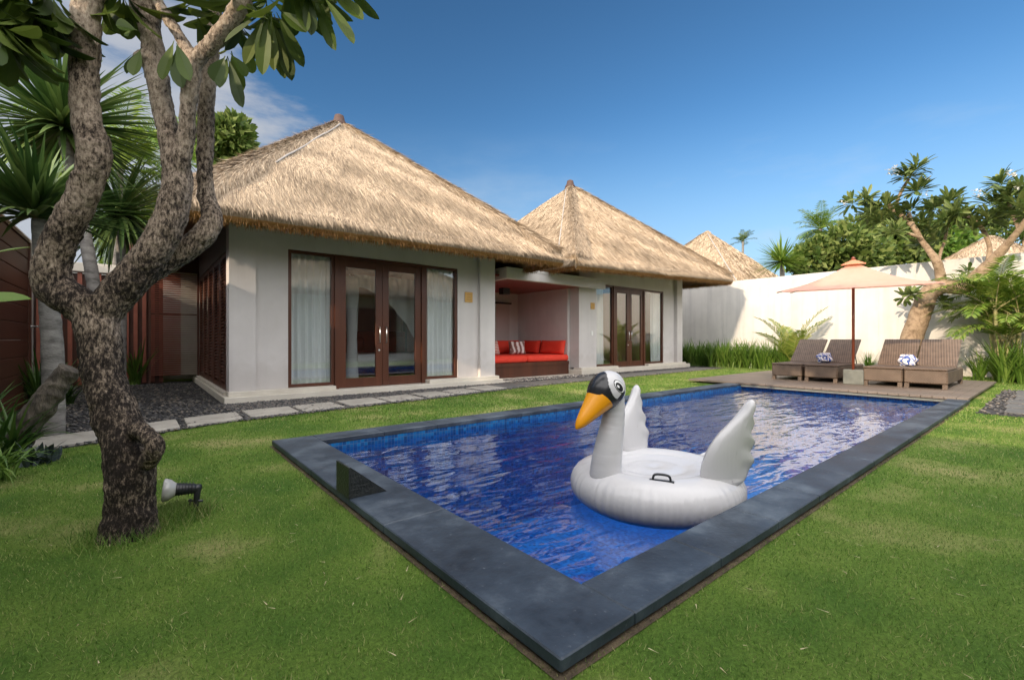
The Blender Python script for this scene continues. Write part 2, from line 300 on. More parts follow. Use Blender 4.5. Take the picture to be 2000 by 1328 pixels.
# ------------------------------------------------------------------ mesh helpers
class MB:
    def __init__(s): s.v = []; s.f = []; s.mi = []
    def add(s, vs, fs, mi=0):
        o = len(s.v); s.v.extend([tuple(x) for x in vs]); s.f.extend([tuple(i + o for i in q) for q in fs]); s.mi.extend([mi] * len(fs)); return s
    def box(s, x0, x1, y0, y1, z0, z1, mi=0, bev=0.0):
        if bev <= 0:
            return s.add([(x0, y0, z0), (x1, y0, z0), (x1, y1, z0), (x0, y1, z0), (x0, y0, z1), (x1, y0, z1), (x1, y1, z1), (x0, y1, z1)],
                  [(0, 3, 2, 1), (4, 5, 6, 7), (0, 1, 5, 4), (1, 2, 6, 5), (2, 3, 7, 6), (3, 0, 4, 7)], mi)
        b = bev
        ring = lambda z, i: [(x0 + i, y0 + i, z), (x1 - i, y0 + i, z), (x1 - i, y1 - i, z), (x0 + i, y1 - i, z)]
        def oct_(z, i):
            return [(x0 + b + i * 0, y0 + i, z), (x1 - b, y0 + i, z), (x1 - i, y0 + b, z), (x1 - i, y1 - b, z), (x1 - b, y1 - i, z), (x0 + b, y1 - i, z), (x0 + i, y1 - b, z), (x0 + i, y0 + b, z)]
        R = [oct_(z0, b * .98), oct_(z0 + b, 0), oct_(z1 - b, 0), oct_(z1, b * .98)]
        vs = sum(R, []); fs = [tuple(reversed(range(8))), tuple(range(24, 32))]
        for k in range(3):
            for i in range(8):
                j = (i + 1) % 8; fs.append((k * 8 + i, k * 8 + j, k * 8 + 8 + j, k * 8 + 8 + i))
        return s.add(vs, fs, mi)
    def tube(s, pts, rads, n=8, mi=0, cap=True):
        pts = [Vector(p) for p in pts]; m = len(pts)
        if not hasattr(rads, '__len__'): rads = [rads] * m
        vs = []; up = None
        for i in range(m):
            t = (pts[min(i + 1, m - 1)] - pts[max(i - 1, 0)]).normalized()
            if up is None:
                up = Vector((0, 0, 1)) if abs(t.z) < .9 else Vector((1, 0, 0))
            a = t.cross(up).normalized(); up = a.cross(t).normalized()
            for k in range(n):
                an = 2 * pi * k / n; vs.append(pts[i] + (a * math.cos(an) + up * math.sin(an)) * rads[i])
        fs = []
        for i in range(m - 1):
            for k in range(n):
                j = (k + 1) % n; fs.append((i * n + k, i * n + j, (i + 1) * n + j, (i + 1) * n + k))
        if cap: fs.append(tuple(reversed(range(n)))); fs.append(tuple(range((m - 1) * n, m * n)))
        return s.add(vs, fs, mi)
    def lathe(s, prof, c=(0, 0, 0), n=24, mi=0):
        c = Vector(c); vs = []
        for r, z in prof:
            for k in range(n):
                a = 2 * pi * k / n; vs.append(c + Vector((r * math.cos(a), r * math.sin(a), z)))
        fs = []
        for i in range(len(prof) - 1):
            for k in range(n):
                j = (k + 1) % n; fs.append((i * n + k, i * n + j, (i + 1) * n + j, (i + 1) * n + k))
        fs.append(tuple(reversed(range(n)))); fs.append(tuple(range((len(prof) - 1) * n, len(prof) * n)))
        return s.add(vs, fs, mi)
    def grid(s, fn, nu, nv, mi=0):
        vs = [fn(i / nu, j / nv) for j in range(nv + 1) for i in range(nu + 1)]
        fs = [(j * (nu + 1) + i, j * (nu + 1) + i + 1, (j + 1) * (nu + 1) + i + 1, (j + 1) * (nu + 1) + i) for j in range(nv) for i in range(nu)]
        return s.add(vs, fs, mi)
    def xf(s, mtx, start=0):
        for i in range(start, len(s.v)): s.v[i] = tuple(mtx @ Vector(s.v[i]))
        return s
    def build(s, name, mats, parent=None, smooth=False, origin=None):
        me = bpy.data.meshes.new(name)
        vs = s.v
        if origin is not None: o_ = Vector(origin); vs = [tuple(Vector(p) - o_) for p in vs]
        me.from_pydata(vs, [], s.f)
        if not isinstance(mats, (list, tuple)): mats = [mats]
        for m in mats: me.materials.append(m)
        me.polygons.foreach_set('material_index', s.mi)
        if smooth: me.polygons.foreach_set('use_smooth', [True] * len(me.polygons))
        me.update(); o = bpy.data.objects.new(name, me); COL.objects.link(o)
        if parent is not None: o.parent = parent; o.location = Vector(origin) if origin is not None else (0, 0, 0)
        elif origin is not None: o.location = origin
        return o
def tri_mesh(name, arrs, mats, parent=None):
    """arrs: list of (n,3,3) triangles with a material index"""
    V = np.concatenate([a.reshape(-1, 3) for a, _ in arrs]).astype(np.float32); nt_ = len(V) // 3
    me = bpy.data.meshes.new(name); me.vertices.add(len(V)); me.vertices.foreach_set('co', V.ravel())
    me.loops.add(len(V)); me.loops.foreach_set('vertex_index', np.arange(len(V), dtype=np.int32))
    me.polygons.add(nt_); me.polygons.foreach_set('loop_start', np.arange(0, len(V), 3, dtype=np.int32))
    for m in mats: me.materials.append(m)
    mi = np.concatenate([np.full(len(a), k, dtype=np.int32) for a, k in arrs]); me.polygons.foreach_set('material_index', mi)
    me.update(calc_edges=True); me.validate()
    o = bpy.data.objects.new(name, me); COL.objects.link(o)
    if parent is not None: o.parent = parent
    return o
def mb_tris(mb):
    """fan-triangulated copy of an MB as triangle arrays, per material"""
    V = np.array(mb.v); out = {}
    for q, m in zip(mb.f, mb.mi):
        for k in range(1, len(q) - 1): out.setdefault(m, []).append((q[0], q[k], q[k + 1]))
    return V, out
def join_mb_tris(name, mb, strands, mats, parent=None):
    """one mesh made of an MB plus arrays of loose triangles"""
    nb = len(mb.v); V = [np.array(mb.v, dtype=np.float32).reshape(-1, 3)]; F = list(mb.f); mi = list(mb.mi); o = nb
    lo = []; ls = []; 
    for q in F: ls.append(len(lo)); lo.extend(q)
    for a, k in strands:
        n = len(a); V.append(a.reshape(-1, 3).astype(np.float32))
        base = np.arange(o, o + 3 * n); ls.extend((len(lo) + np.arange(0, 3 * n, 3)).tolist()); lo.extend(base.tolist()); o += 3 * n; mi.extend([k] * n)
    V = np.concatenate(V); me = bpy.data.meshes.new(name); me.vertices.add(len(V)); me.vertices.foreach_set('co', V.ravel())
    me.loops.add(len(lo)); me.loops.foreach_set('vertex_index', np.array(lo, dtype=np.int32))
    me.polygons.add(len(ls)); me.polygons.foreach_set('loop_start', np.array(ls, dtype=np.int32))
    for m in mats: me.materials.append(m)
    me.polygons.foreach_set('material_index', np.array(mi, dtype=np.int32)); me.update(calc_edges=True)
    ob = bpy.data.objects.new(name, me); COL.objects.link(ob)
    if parent is not None: ob.parent = parent
    return ob
def tag(o, label, cat, group=None):
    o['label'] = label; o['category'] = cat
    if group: o['group'] = group
    return o
def struct(o): o['kind'] = 'structure'; return o
def thing(name, loc, label, cat, group=None, rz=0):
    o = bpy.data.objects.new(name, None); o.empty_display_size = .2; COL.objects.link(o); o.location = loc; o.rotation_euler = (0, 0, rz)
    return tag(o, label, cat, group)
def copy_tree(o, parent=None):
    c = o.copy(); COL.objects.link(c); c.parent = parent
    for ch in list(o.children): copy_tree(ch, c)
    return c
def catmull(pts, step):
    """pts: list of tuples (any dimension) -> densified list"""
    P = [np.array(p, float) for p in pts]; out = []
    for i in range(len(P) - 1):
        p0 = P[max(i - 1, 0)]; p1 = P[i]; p2 = P[i + 1]; p3 = P[min(i + 2, len(P) - 1)]
        n = max(2, int(np.linalg.norm((p2 - p1)[:3]) / step))
        for k in range(n):
            t = k / n
            out.append(.5 * ((2 * p1) + (-p0 + p2) * t + (2 * p0 - 5 * p1 + 4 * p2 - p3) * t * t + (-p0 + 3 * p1 - 3 * p2 + p3) * t ** 3))
    out.append(P[-1]); return out

# ------------------------------------------------------------------ light and sky
SKYG, SKYS, FILL_CLOUD = 1.38, .08, (22.5, 22.0, 22.0, 1)
L = Vector((1.4, .2, -.56)).normalized()
sun = bpy.data.lights.new('sun', 'SUN'); suno = bpy.data.objects.new('sun', sun); COL.objects.link(suno)
suno.rotation_euler = L.to_track_quat('-Z', 'Y').to_euler(); suno.location = (-20, -5, 15)
sun.energy = 2.7; sun.angle = math.radians(.6); sun.color = (1.0, .80, .58)
w = bpy.data.worlds.new('World'); sc.world = w; w.use_nodes = True; nt = w.node_tree; nt.nodes.clear(); b = NB(nt)
sky = b.n('ShaderNodeTexSky'); sky.sky_type = 'NISHITA'; sky.sun_disc = False
sky.sun_elevation = math.asin(-L.z); sky.sun_rotation = math.atan2(-L.x, -L.y)
sky.air_density = 1.0; sky.dust_density = .6; sky.ozone_density = 3.0; sky.altitude = 0
tc = b.n('ShaderNodeTexCoord'); mp = b.n('ShaderNodeMapping'); mp.inputs['Scale'].default_value = (1.5, 1.5, 5)
b.l(tc.outputs['Generated'], mp.inputs[0])
cn = b.n('ShaderNodeTexNoise'); cn.inputs['Scale'].default_value = 2.2; cn.inputs['Detail'].default_value = 9; cn.inputs['Roughness'].default_value = .6
b.l(mp.outputs[0], cn.inputs['Vector'])
cm = ramp(b, cn.outputs[0], [(.52, (0, 0, 0)), (.72, (1, 1, 1))])
sx = b.n('ShaderNodeSeparateXYZ'); b.l(tc.outputs['Generated'], sx.inputs[0])
hz = b.n('ShaderNodeMapRange'); hz.inputs[1].default_value = .12; hz.inputs[2].default_value = .42; hz.inputs[3].default_value = .55; hz.inputs[4].default_value = 0
b.l(sx.outputs[2], hz.inputs[0])
cf = b.n('ShaderNodeMath', operation='MULTIPLY'); b.l(cm, cf.inputs[0]); b.l(hz.outputs[0], cf.inputs[1])
cmx = b.n('ShaderNodeMixRGB'); b.l(cf.outputs[0], cmx.inputs[0]); hzf = b.n('ShaderNodeMapRange'); hzf.interpolation_type = 'SMOOTHSTEP'; hzf.inputs[1].default_value = -.02; hzf.inputs[2].default_value = .46; hzf.inputs[3].default_value = .78; hzf.inputs[4].default_value = 0; b.l(sx.outputs[2], hzf.inputs[0]); hzm = b.n('ShaderNodeMixRGB'); b.l(hzf.outputs[0], hzm.inputs[0]); b.l(sky.outputs[0], hzm.inputs[1]); hzm.inputs[2].default_value = (3.3, 3.75, 4.3, 1); b.l(hzm.outputs[0], cmx.inputs[1]); cmx.inputs[2].default_value = (4.2, 4.4, 4.8, 1)
sg = b.n('ShaderNodeGamma'); sg.inputs[1].default_value = SKYG; b.l(cmx.outputs[0], sg.inputs[0]); hs_ = b.n('ShaderNodeHueSaturation'); hs_.inputs['Hue'].default_value = .49; hs_.inputs['Saturation'].default_value = 1.04; hs_.inputs['Value'].default_value = .66; b.l(sg.outputs[0], hs_.inputs['Color'])
# bright cloud added out of view, overhead and behind the camera, as soft fill
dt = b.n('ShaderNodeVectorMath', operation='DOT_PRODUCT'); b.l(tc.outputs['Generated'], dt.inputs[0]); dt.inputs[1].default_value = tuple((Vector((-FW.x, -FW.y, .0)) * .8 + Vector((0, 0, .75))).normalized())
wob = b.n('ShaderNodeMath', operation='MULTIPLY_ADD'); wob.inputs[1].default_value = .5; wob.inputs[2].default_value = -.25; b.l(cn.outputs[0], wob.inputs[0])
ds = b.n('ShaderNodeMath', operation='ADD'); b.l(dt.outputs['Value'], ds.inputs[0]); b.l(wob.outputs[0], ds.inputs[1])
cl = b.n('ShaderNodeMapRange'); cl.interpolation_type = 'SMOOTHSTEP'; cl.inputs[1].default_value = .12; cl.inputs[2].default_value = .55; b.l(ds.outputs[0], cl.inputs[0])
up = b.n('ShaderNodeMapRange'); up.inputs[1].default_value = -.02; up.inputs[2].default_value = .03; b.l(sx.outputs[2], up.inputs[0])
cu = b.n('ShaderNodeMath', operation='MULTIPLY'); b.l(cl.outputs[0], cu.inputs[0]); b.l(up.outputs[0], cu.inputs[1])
dl = b.n('ShaderNodeVectorMath', operation='DOT_PRODUCT'); b.l(tc.outputs['Generated'], dl.inputs[0]); dl.inputs[1].default_value = tuple((at(120, 250, 10) - Vector((0, 0, 1))).normalized())
wl = b.n('ShaderNodeMath', operation='MULTIPLY_ADD'); wl.inputs[1].default_value = .22; b.l(cn.outputs[0], wl.inputs[0]); b.l(dl.outputs['Value'], wl.inputs[2])
cb_ = b.n('ShaderNodeMapRange'); cb_.interpolation_type = 'SMOOTHSTEP'; cb_.inputs[1].default_value = 1.045; cb_.inputs[2].default_value = 1.10; cb_.inputs[4].default_value = .9; b.l(wl.outputs[0], cb_.inputs[0])
cbm = b.n('ShaderNodeMixRGB'); b.l(cb_.outputs[0], cbm.inputs[0]); b.l(hs_.outputs[0], cbm.inputs[1]); cbm.inputs[2].default_value = (3.6, 3.8, 4.2, 1)
cm2 = b.n('ShaderNodeMixRGB'); b.l(cu.outputs[0], cm2.inputs[0]); b.l(cbm.outputs[0], cm2.inputs[1]); cm2.inputs[2].default_value = FILL_CLOUD
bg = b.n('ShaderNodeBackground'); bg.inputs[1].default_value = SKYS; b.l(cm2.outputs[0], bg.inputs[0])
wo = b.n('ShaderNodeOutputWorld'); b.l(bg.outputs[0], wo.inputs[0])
sc.view_settings.view_transform = 'Standard'; sc.view_settings.look = 'None'; sc.view_settings.exposure = 0.85; sc.view_settings.gamma = 1
cy = sc.cycles; cy.max_bounces = 8; cy.diffuse_bounces = 4; cy.glossy_bounces = 4; cy.transmission_bounces = 4; cy.transparent_max_bounces = 16
cy.caustics_reflective = False; cy.caustics_refractive = False
cy.use_denoising = True
try: cy.denoiser = 'OPENIMAGEDENOISE'
except Exception: pass
sc.render.film_transparent = False

# ------------------------------------------------------------------ ground, lawn, pool
PU0, PU1, PV0, PV1 = .96, 10.05, .94, 4.72            # outer edge of the coping
IU0, IV0, IV1 = 1.322, 1.19, 4.43                      # inner edge (water)
mb = MB()
for (x0, x1, y0, y1) in ((-600, PU0 + .02, -600, 600), (PU0 + .02, PU1, -600, PV0 + .02), (PU0 + .02, PU1, PV1 - .02, 600), (PU1, 600, -600, 600)):
    mb.add([(x0, y0, 0), (x1, y0, 0), (x1, y1, 0), (x0, y1, 0)], [(0, 1, 2, 3)])
struct(mb.build('lawn', M['lawn']))
# coping of slate slabs: left arm, near arm, right arm, with thin joints
mb = MB()
def slabs_u(v0, v1, u0, u1, step):
    u = u0
    while u < u1 - .02:
        e = min(u + step, u1); mb.box(u + .0012, e - .0012, v0, v1, .015, .06, bev=.005); u = e
def slabs_v(u0, u1, v0, v1, step):
    v = v0
    while v < v1 - .02:
        e = min(v + step, v1); mb.box(u0, u1, v + .0012, e - .0012, .015, .06, bev=.005); v = e
slabs_v(PU0, IU0, PV0, PV1, 1.26)
slabs_u(PV0, IV0, IU0, PU1 + .05, .62)
slabs_u(IV1, PV1, IU0, PU1 - .05, .62)
coping = struct(mb.build('pool_coping', M['slate']))
mb = MB()   # kerb below the coping
mb.box(PU0 + .03, IU0 - .005, PV0 + .03, PV1 - .03, -.2, .0145)
mb.box(IU0 - .004, PU1, PV0 + .03, IV0 - .005, -.2, .0145); mb.box(IU0 - .004, PU1, IV1 + .005, PV1 - .03, -.2, .0145)
struct(mb.build('pool_kerb', mat('muddy_kerb_concrete', [(.05, .035, .02), (.14, .10, .06)], .9, 14, 6, .3)))
mb = MB()   # basin
D = -1.35
mb.add([(IU0, IV0, D), (PU1 + .1, IV0, D), (PU1 + .1, IV1, D), (IU0, IV1, D)], [(0, 1, 2, 3)])
for a, c in (((IU0, IV0), (IU0, IV1)), ((IU0, IV1), (PU1 + .1, IV1)), ((PU1 + .1, IV1), (PU1 + .1, IV0)), ((PU1 + .1, IV0), (IU0, IV0))):
    mb.add([(a[0], a[1], D), (c[0], c[1], D), (c[0], c[1], .014), (a[0], a[1], .014)], [(0, 1, 2, 3)])
struct(mb.build('pool_basin', M['mosaic']))
mb = MB()
mb.grid(lambda s, t: (IU0 + (PU1 + .1 - IU0) * s, IV0 + (IV1 - IV0) * t, -.045), 4, 2)
struct(mb.build('water', M['water']))
mb = MB()   # bare soil along the coping
for (x0, x1, y0, y1) in ((PU0 - .018, PU0 + .03, PV0 - .018, PV1 + .018), (PU0 + .03, PU1, PV0 - .018, PV0 + .03), (PU0 + .03, PU1, PV1 - .03, PV1 + .03)):
    mb.add([(x0, y0, .004), (x1, y0, .004), (x1, y1, .004), (x0, y1, .004)], [(0, 1, 2, 3)])
struct(mb.build('soil', mat('bare_soil', [(.035, .025, .015), (.12, .09, .05)], .95, 18, 8, .6)))
# pale stone lip under the deck edge
mb = MB(); mb.box(PU1 - .02, PU1 + .10, IV0, IV1, .0, .035)
struct(mb.build('pool_edge_stone', M['concrete']))

# grass blades: one countless mass
def inside(x, y, poly): return 0
PATH_NEAR = [(-3.0, 5.45), (-.9, 5.75), (-.3, 5.97), (.8, 6.46), (2.5, 6.68), (4.5, 6.93), (6.0, 7.22), (8.0, 7.35), (12.0, 7.5), (15.0, 7.6)]
pnx = np.array([p[0] for p in PATH_NEAR]); pny = np.array([p[1] for p in PATH_NEAR])
def blades(n, x0, x1, y0, y1, h, wd, keep=None):
    x = rng.uniform(x0, x1, n); y = rng.uniform(y0, y1, n)
    jx = rng.uniform(-.03, .012, n); k = ~((x > PU0 - .015 - jx) & (x < PU1) & (y > PV0 - .015 - jx) & (y < PV1 + .015 + jx))
    k &= ~((x > PU1 - .1) & (y > .9) & (x < 14.7) & (y < 5.6))
    k &= ~((y > np.interp(x, pnx, pny) - .045) & (x < 16))
    k &= ~((x > 8.75) & (x < 13.2) & (y < .78) & (y > -1.1))
    dc = x * FW.x + y * FW.y; lc = x * RT.x + y * RT.y
    k &= (dc > .9) & (np.abs(lc) < dc * 1.22 + .4)
    if keep is not None: k &= keep(x, y, dc)
    x = x[k]; y = y[k]; n = len(x)
    az = rng.uniform(0, 2 * pi, n); hh = h * rng.uniform(.55, 1.25, n); ln = rng.normal(0, .55, (n, 2)) * hh[:, None]
    T = np.zeros((n, 3, 3)); wx = np.cos(az) * wd * rng.uniform(.6, 1.3, n); wy = np.sin(az) * wd
    T[:, 0] = np.stack([x - wx, y - wy, np.full(n, -.002)], 1); T[:, 1] = np.stack([x + wx, y + wy, np.full(n, -.002)], 1)
    T[:, 2] = np.stack([x + ln[:, 0], y + ln[:, 1], hh], 1); return T
arr = [(blades(420000, -2.5, 5, -3.5, 4.2, .015, .0017, lambda x, y, d: d < 2.9), 0),
       (blades(360000, -3, 9, -4, 7.2, .018, .003, lambda x, y, d: (d >= 2.9) & (d < 5.5)), 0),
       (blades(330000, -2, 18, -4, 8, .026, .006, lambda x, y, d: d >= 5.5), 0)]
# longer tufts at the foot of the tree and under the lamp
def tuft(cx, cy, r, n, h):
    x = cx + rng.normal(0, r, n); y = cy + rng.normal(0, r, n); az = rng.uniform(0, 2 * pi, n); hh = h * rng.uniform(.5, 1.2, n); ln = rng.normal(0, .45, (n, 2)) * hh[:, None]
    T = np.zeros((n, 3, 3)); T[:, 0] = np.stack([x - np.cos(az) * .002, y - np.sin(az) * .002, 0 * x], 1); T[:, 1] = np.stack([x + np.cos(az) * .002, y + np.sin(az) * .002, 0 * x], 1)
    T[:, 2] = np.stack([x + ln[:, 0], y + ln[:, 1], hh], 1); return T
g0 = gnd(262, 1040); g1 = gnd(345, 1010); g2 = gnd(385, 1003)
arr += [(tuft(g0.x, g0.y, .10, 1500, .07), 0), (tuft(g1.x, g1.y, .07, 1600, .09), 0), (tuft(g2.x, g2.y, .04, 500, .07), 0)]
nC = 2600; xc = rng.uniform(-2.5, 9, nC); yc = rng.uniform(-3.5, 7, nC); kc = ~((xc > PU0 - .03) & (xc < PU1) & (yc > PV0 - .03) & (yc < PV1 + .03)) & (yc < np.interp(xc, pnx, pny) - .1) & ((xc < 8.7) | (yc > .8))
xc = xc[kc]; yc = yc[kc]; nC = len(xc); ac = rng.uniform(0, 2 * pi, nC); lc_ = rng.uniform(.012, .045, nC); TC = np.zeros((nC, 3, 3)); hz_ = rng.uniform(.008, .02, nC)
TC[:, 0] = np.stack([xc - np.sin(ac) * .0022, yc + np.cos(ac) * .0022, hz_], 1); TC[:, 1] = np.stack([xc + np.sin(ac) * .0022, yc - np.cos(ac) * .0022, hz_], 1); TC[:, 2] = np.stack([xc + np.cos(ac) * lc_, yc + np.sin(ac) * lc_, hz_ + .004], 1)
arr.append((TC, 1))
gr = tri_mesh('grass', arr, [M['grass'], mat('dry_clippings', [(.30, .25, .13), (.48, .42, .26)], .8, 8, island=True)]); gr['kind'] = 'stuff'

# path: gravel bed, slabs, pebbles
mb = MB()
xs = np.linspace(-3, 16.6, 60)
for i in range(59):
    y0 = np.interp(xs[i], pnx, pny) - .04; y1 = np.interp(xs[i + 1], pnx, pny) - .04
    mb.add([(xs[i], y0, .004), (xs[i + 1], y1, .004), (xs[i + 1], 13.6, .004), (xs[i], 13.6, .004)], [(0, 1, 2, 3)])
mb.add([(8.8, -1.1, .004), (13.2, -1.1, .004), (13.2, .76, .004), (8.8, .76, .004)], [(0, 1, 2, 3)])
struct(mb.build('gravel_bed', M['gravel_bed']))
mb = MB(); 
u = -1.55; 
while u < 15.2:
    wdt = .60 + random.uniform(-.03, .03) if u < 5.6 else .66
    y0 = np.interp(u, pnx, pny) + .02; y1 = np.interp(u + wdt, pnx, pny) + .02; dp = .66
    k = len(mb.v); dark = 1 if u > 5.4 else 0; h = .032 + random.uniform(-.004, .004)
    j = [random.uniform(-.02, .02) for _ in range(8)]
    A = [(u + j[0], y0 + j[1]), (u + wdt + j[2], y1 + j[3]), (u + wdt + j[4], y1 + dp + j[5]), (u + j[6], y0 + dp + j[7])]
    cxm = sum(a[0] for a in A) / 4; cym = sum(a[1] for a in A) / 4
    vs = [(a[0], a[1], .0) for a in A] + [(a[0], a[1], h - .006) for a in A] + [(a[0] + .012 * (1 if a[0] < cxm else -1), a[1] + .012 * (1 if a[1] < cym else -1), h) for a in A]
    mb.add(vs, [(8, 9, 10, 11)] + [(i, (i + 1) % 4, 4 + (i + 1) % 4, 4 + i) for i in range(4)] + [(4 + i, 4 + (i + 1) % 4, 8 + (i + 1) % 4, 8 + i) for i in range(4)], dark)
    u += wdt + random.uniform(.06, .09)
for i, uu in enumerate((9.05, 9.75, 10.5, 11.2, 11.9, 12.6)):
    mb.box(uu, uu + .58, -1.0 - .02 * (i % 2), .52 + .03 * (i % 3), 0, .03, 1, bev=.006)
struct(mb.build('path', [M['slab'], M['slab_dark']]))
def pebble_tris(n, reg, smin, smax):
    ico = []
    t = (1 + 5 ** .5) / 2
    V = np.array([(-1, t, 0), (1, t, 0), (-1, -t, 0), (1, -t, 0), (0, -1, t), (0, 1, t), (0, -1, -t), (0, 1, -t), (t, 0, -1), (t, 0, 1), (-t, 0, -1), (-t, 0, 1)], float); V /= np.linalg.norm(V[0])
    Fs = [(0, 11, 5), (0, 5, 1), (0, 1, 7), (0, 7, 10), (0, 10, 11), (1, 5, 9), (5, 11, 4), (11, 10, 2), (10, 7, 6), (7, 1, 8), (3, 9, 4), (3, 4, 2), (3, 2, 6), (3, 6, 8), (3, 8, 9), (4, 9, 5), (2, 4, 11), (6, 2, 10), (8, 6, 7), (9, 8, 1)]
    P = []
    for _ in range(n * 6):
        p = reg()
        if p is not None: P.append(p)
        if len(P) >= n: break
    Vs = []; Fl = []
    for i, (x, y) in enumerate(P):
        s = random.uniform(smin, smax); a = random.uniform(0, pi); ca, sa = math.cos(a), math.sin(a)
        W = V * np.array([s, s * random.uniform(.6, .9), s * random.uniform(.4, .6)]); W = W + rng.normal(0, s * .06, W.shape)
        X = W[:, 0] * ca - W[:, 1] * sa + x; Y = W[:, 0] * sa + W[:, 1] * ca + y; Z = W[:, 2] + .006 + s * .25 + random.uniform(0, .012)
        Vs.append(np.stack([X, Y, Z], 1)); Fl.extend([tuple(k + 12 * i for k in f) for f in Fs])
    return np.concatenate(Vs), Fl
def reg_left():
    x = random.uniform(-1.5, 6.9); y0 = float(np.interp(x, pnx, pny)) - .1
    y = random.uniform(y0, 8.2 if x > .95 else 13.1)
    if x <= .95 and random.random() < .35 and y > 9.5: return None
    # slabs cover most of the strip: keep the rims and joints
    if y0 + .16 < y < y0 + .72 and random.random() < .6: return None
    return (x, y)
def reg_right():
    x = random.uniform(6.8, 15.5); y0 = float(np.interp(x, pnx, pny)) - .1; y = random.uniform(y0, 8.75)
    if y0 + .16 < y < y0 + .72 and random.random() < .7: return None
    return (x, y)
def reg_side(): return (random.uniform(8.8, 13.2), random.uniform(-1.1, .76))
Vp = []; Fp = []; o_ = 0
for n, rg, a, c in ((15000, reg_left, .012, .026), (5000, reg_right, .014, .026), (1600, reg_side, .014, .03)):
    v_, f_ = pebble_tris(n, rg, a, c); Vp.append(v_); Fp.extend([tuple(k + o_ for k in f) for f in f_]); o_ += len(v_)
mb = MB(); mb.v = [tuple(p) for p in np.concatenate(Vp)]; mb.f = Fp; mb.mi = [0] * len(Fp)
pb = mb.build('gravel', M['pebble'], smooth=True); pb['kind'] = 'stuff'

# black scupper wedge standing on the coping
mb = MB(); x0, x1, y0, y1, z0, z1 = .955, 1.19, 2.68, 2.90, .062, .245
mb.add([(x0, y0, z0), (x1, y0, z0), (x1, y1, z0), (x0, y1, z0), (x0, y0, z1), (x0, y1, z1), (x0 + .012, y0, z1), (x0 + .012, y1, z1)],
       [(0, 3, 2, 1), (0, 1, 6, 4), (3, 5, 7, 2), (0, 4, 5, 3), (4, 6, 7, 5), (6, 1, 2, 7)])
wd = mb.build('stone_wedge', mat('wet_black_stone', [(.010, .012, .012), (.03, .034, .034)], .35, 20, 8, .5, 60), origin=(x0, y0, z0))
tag(wd, 'black stone wedge standing on the slate pool edge', 'stone wedge')

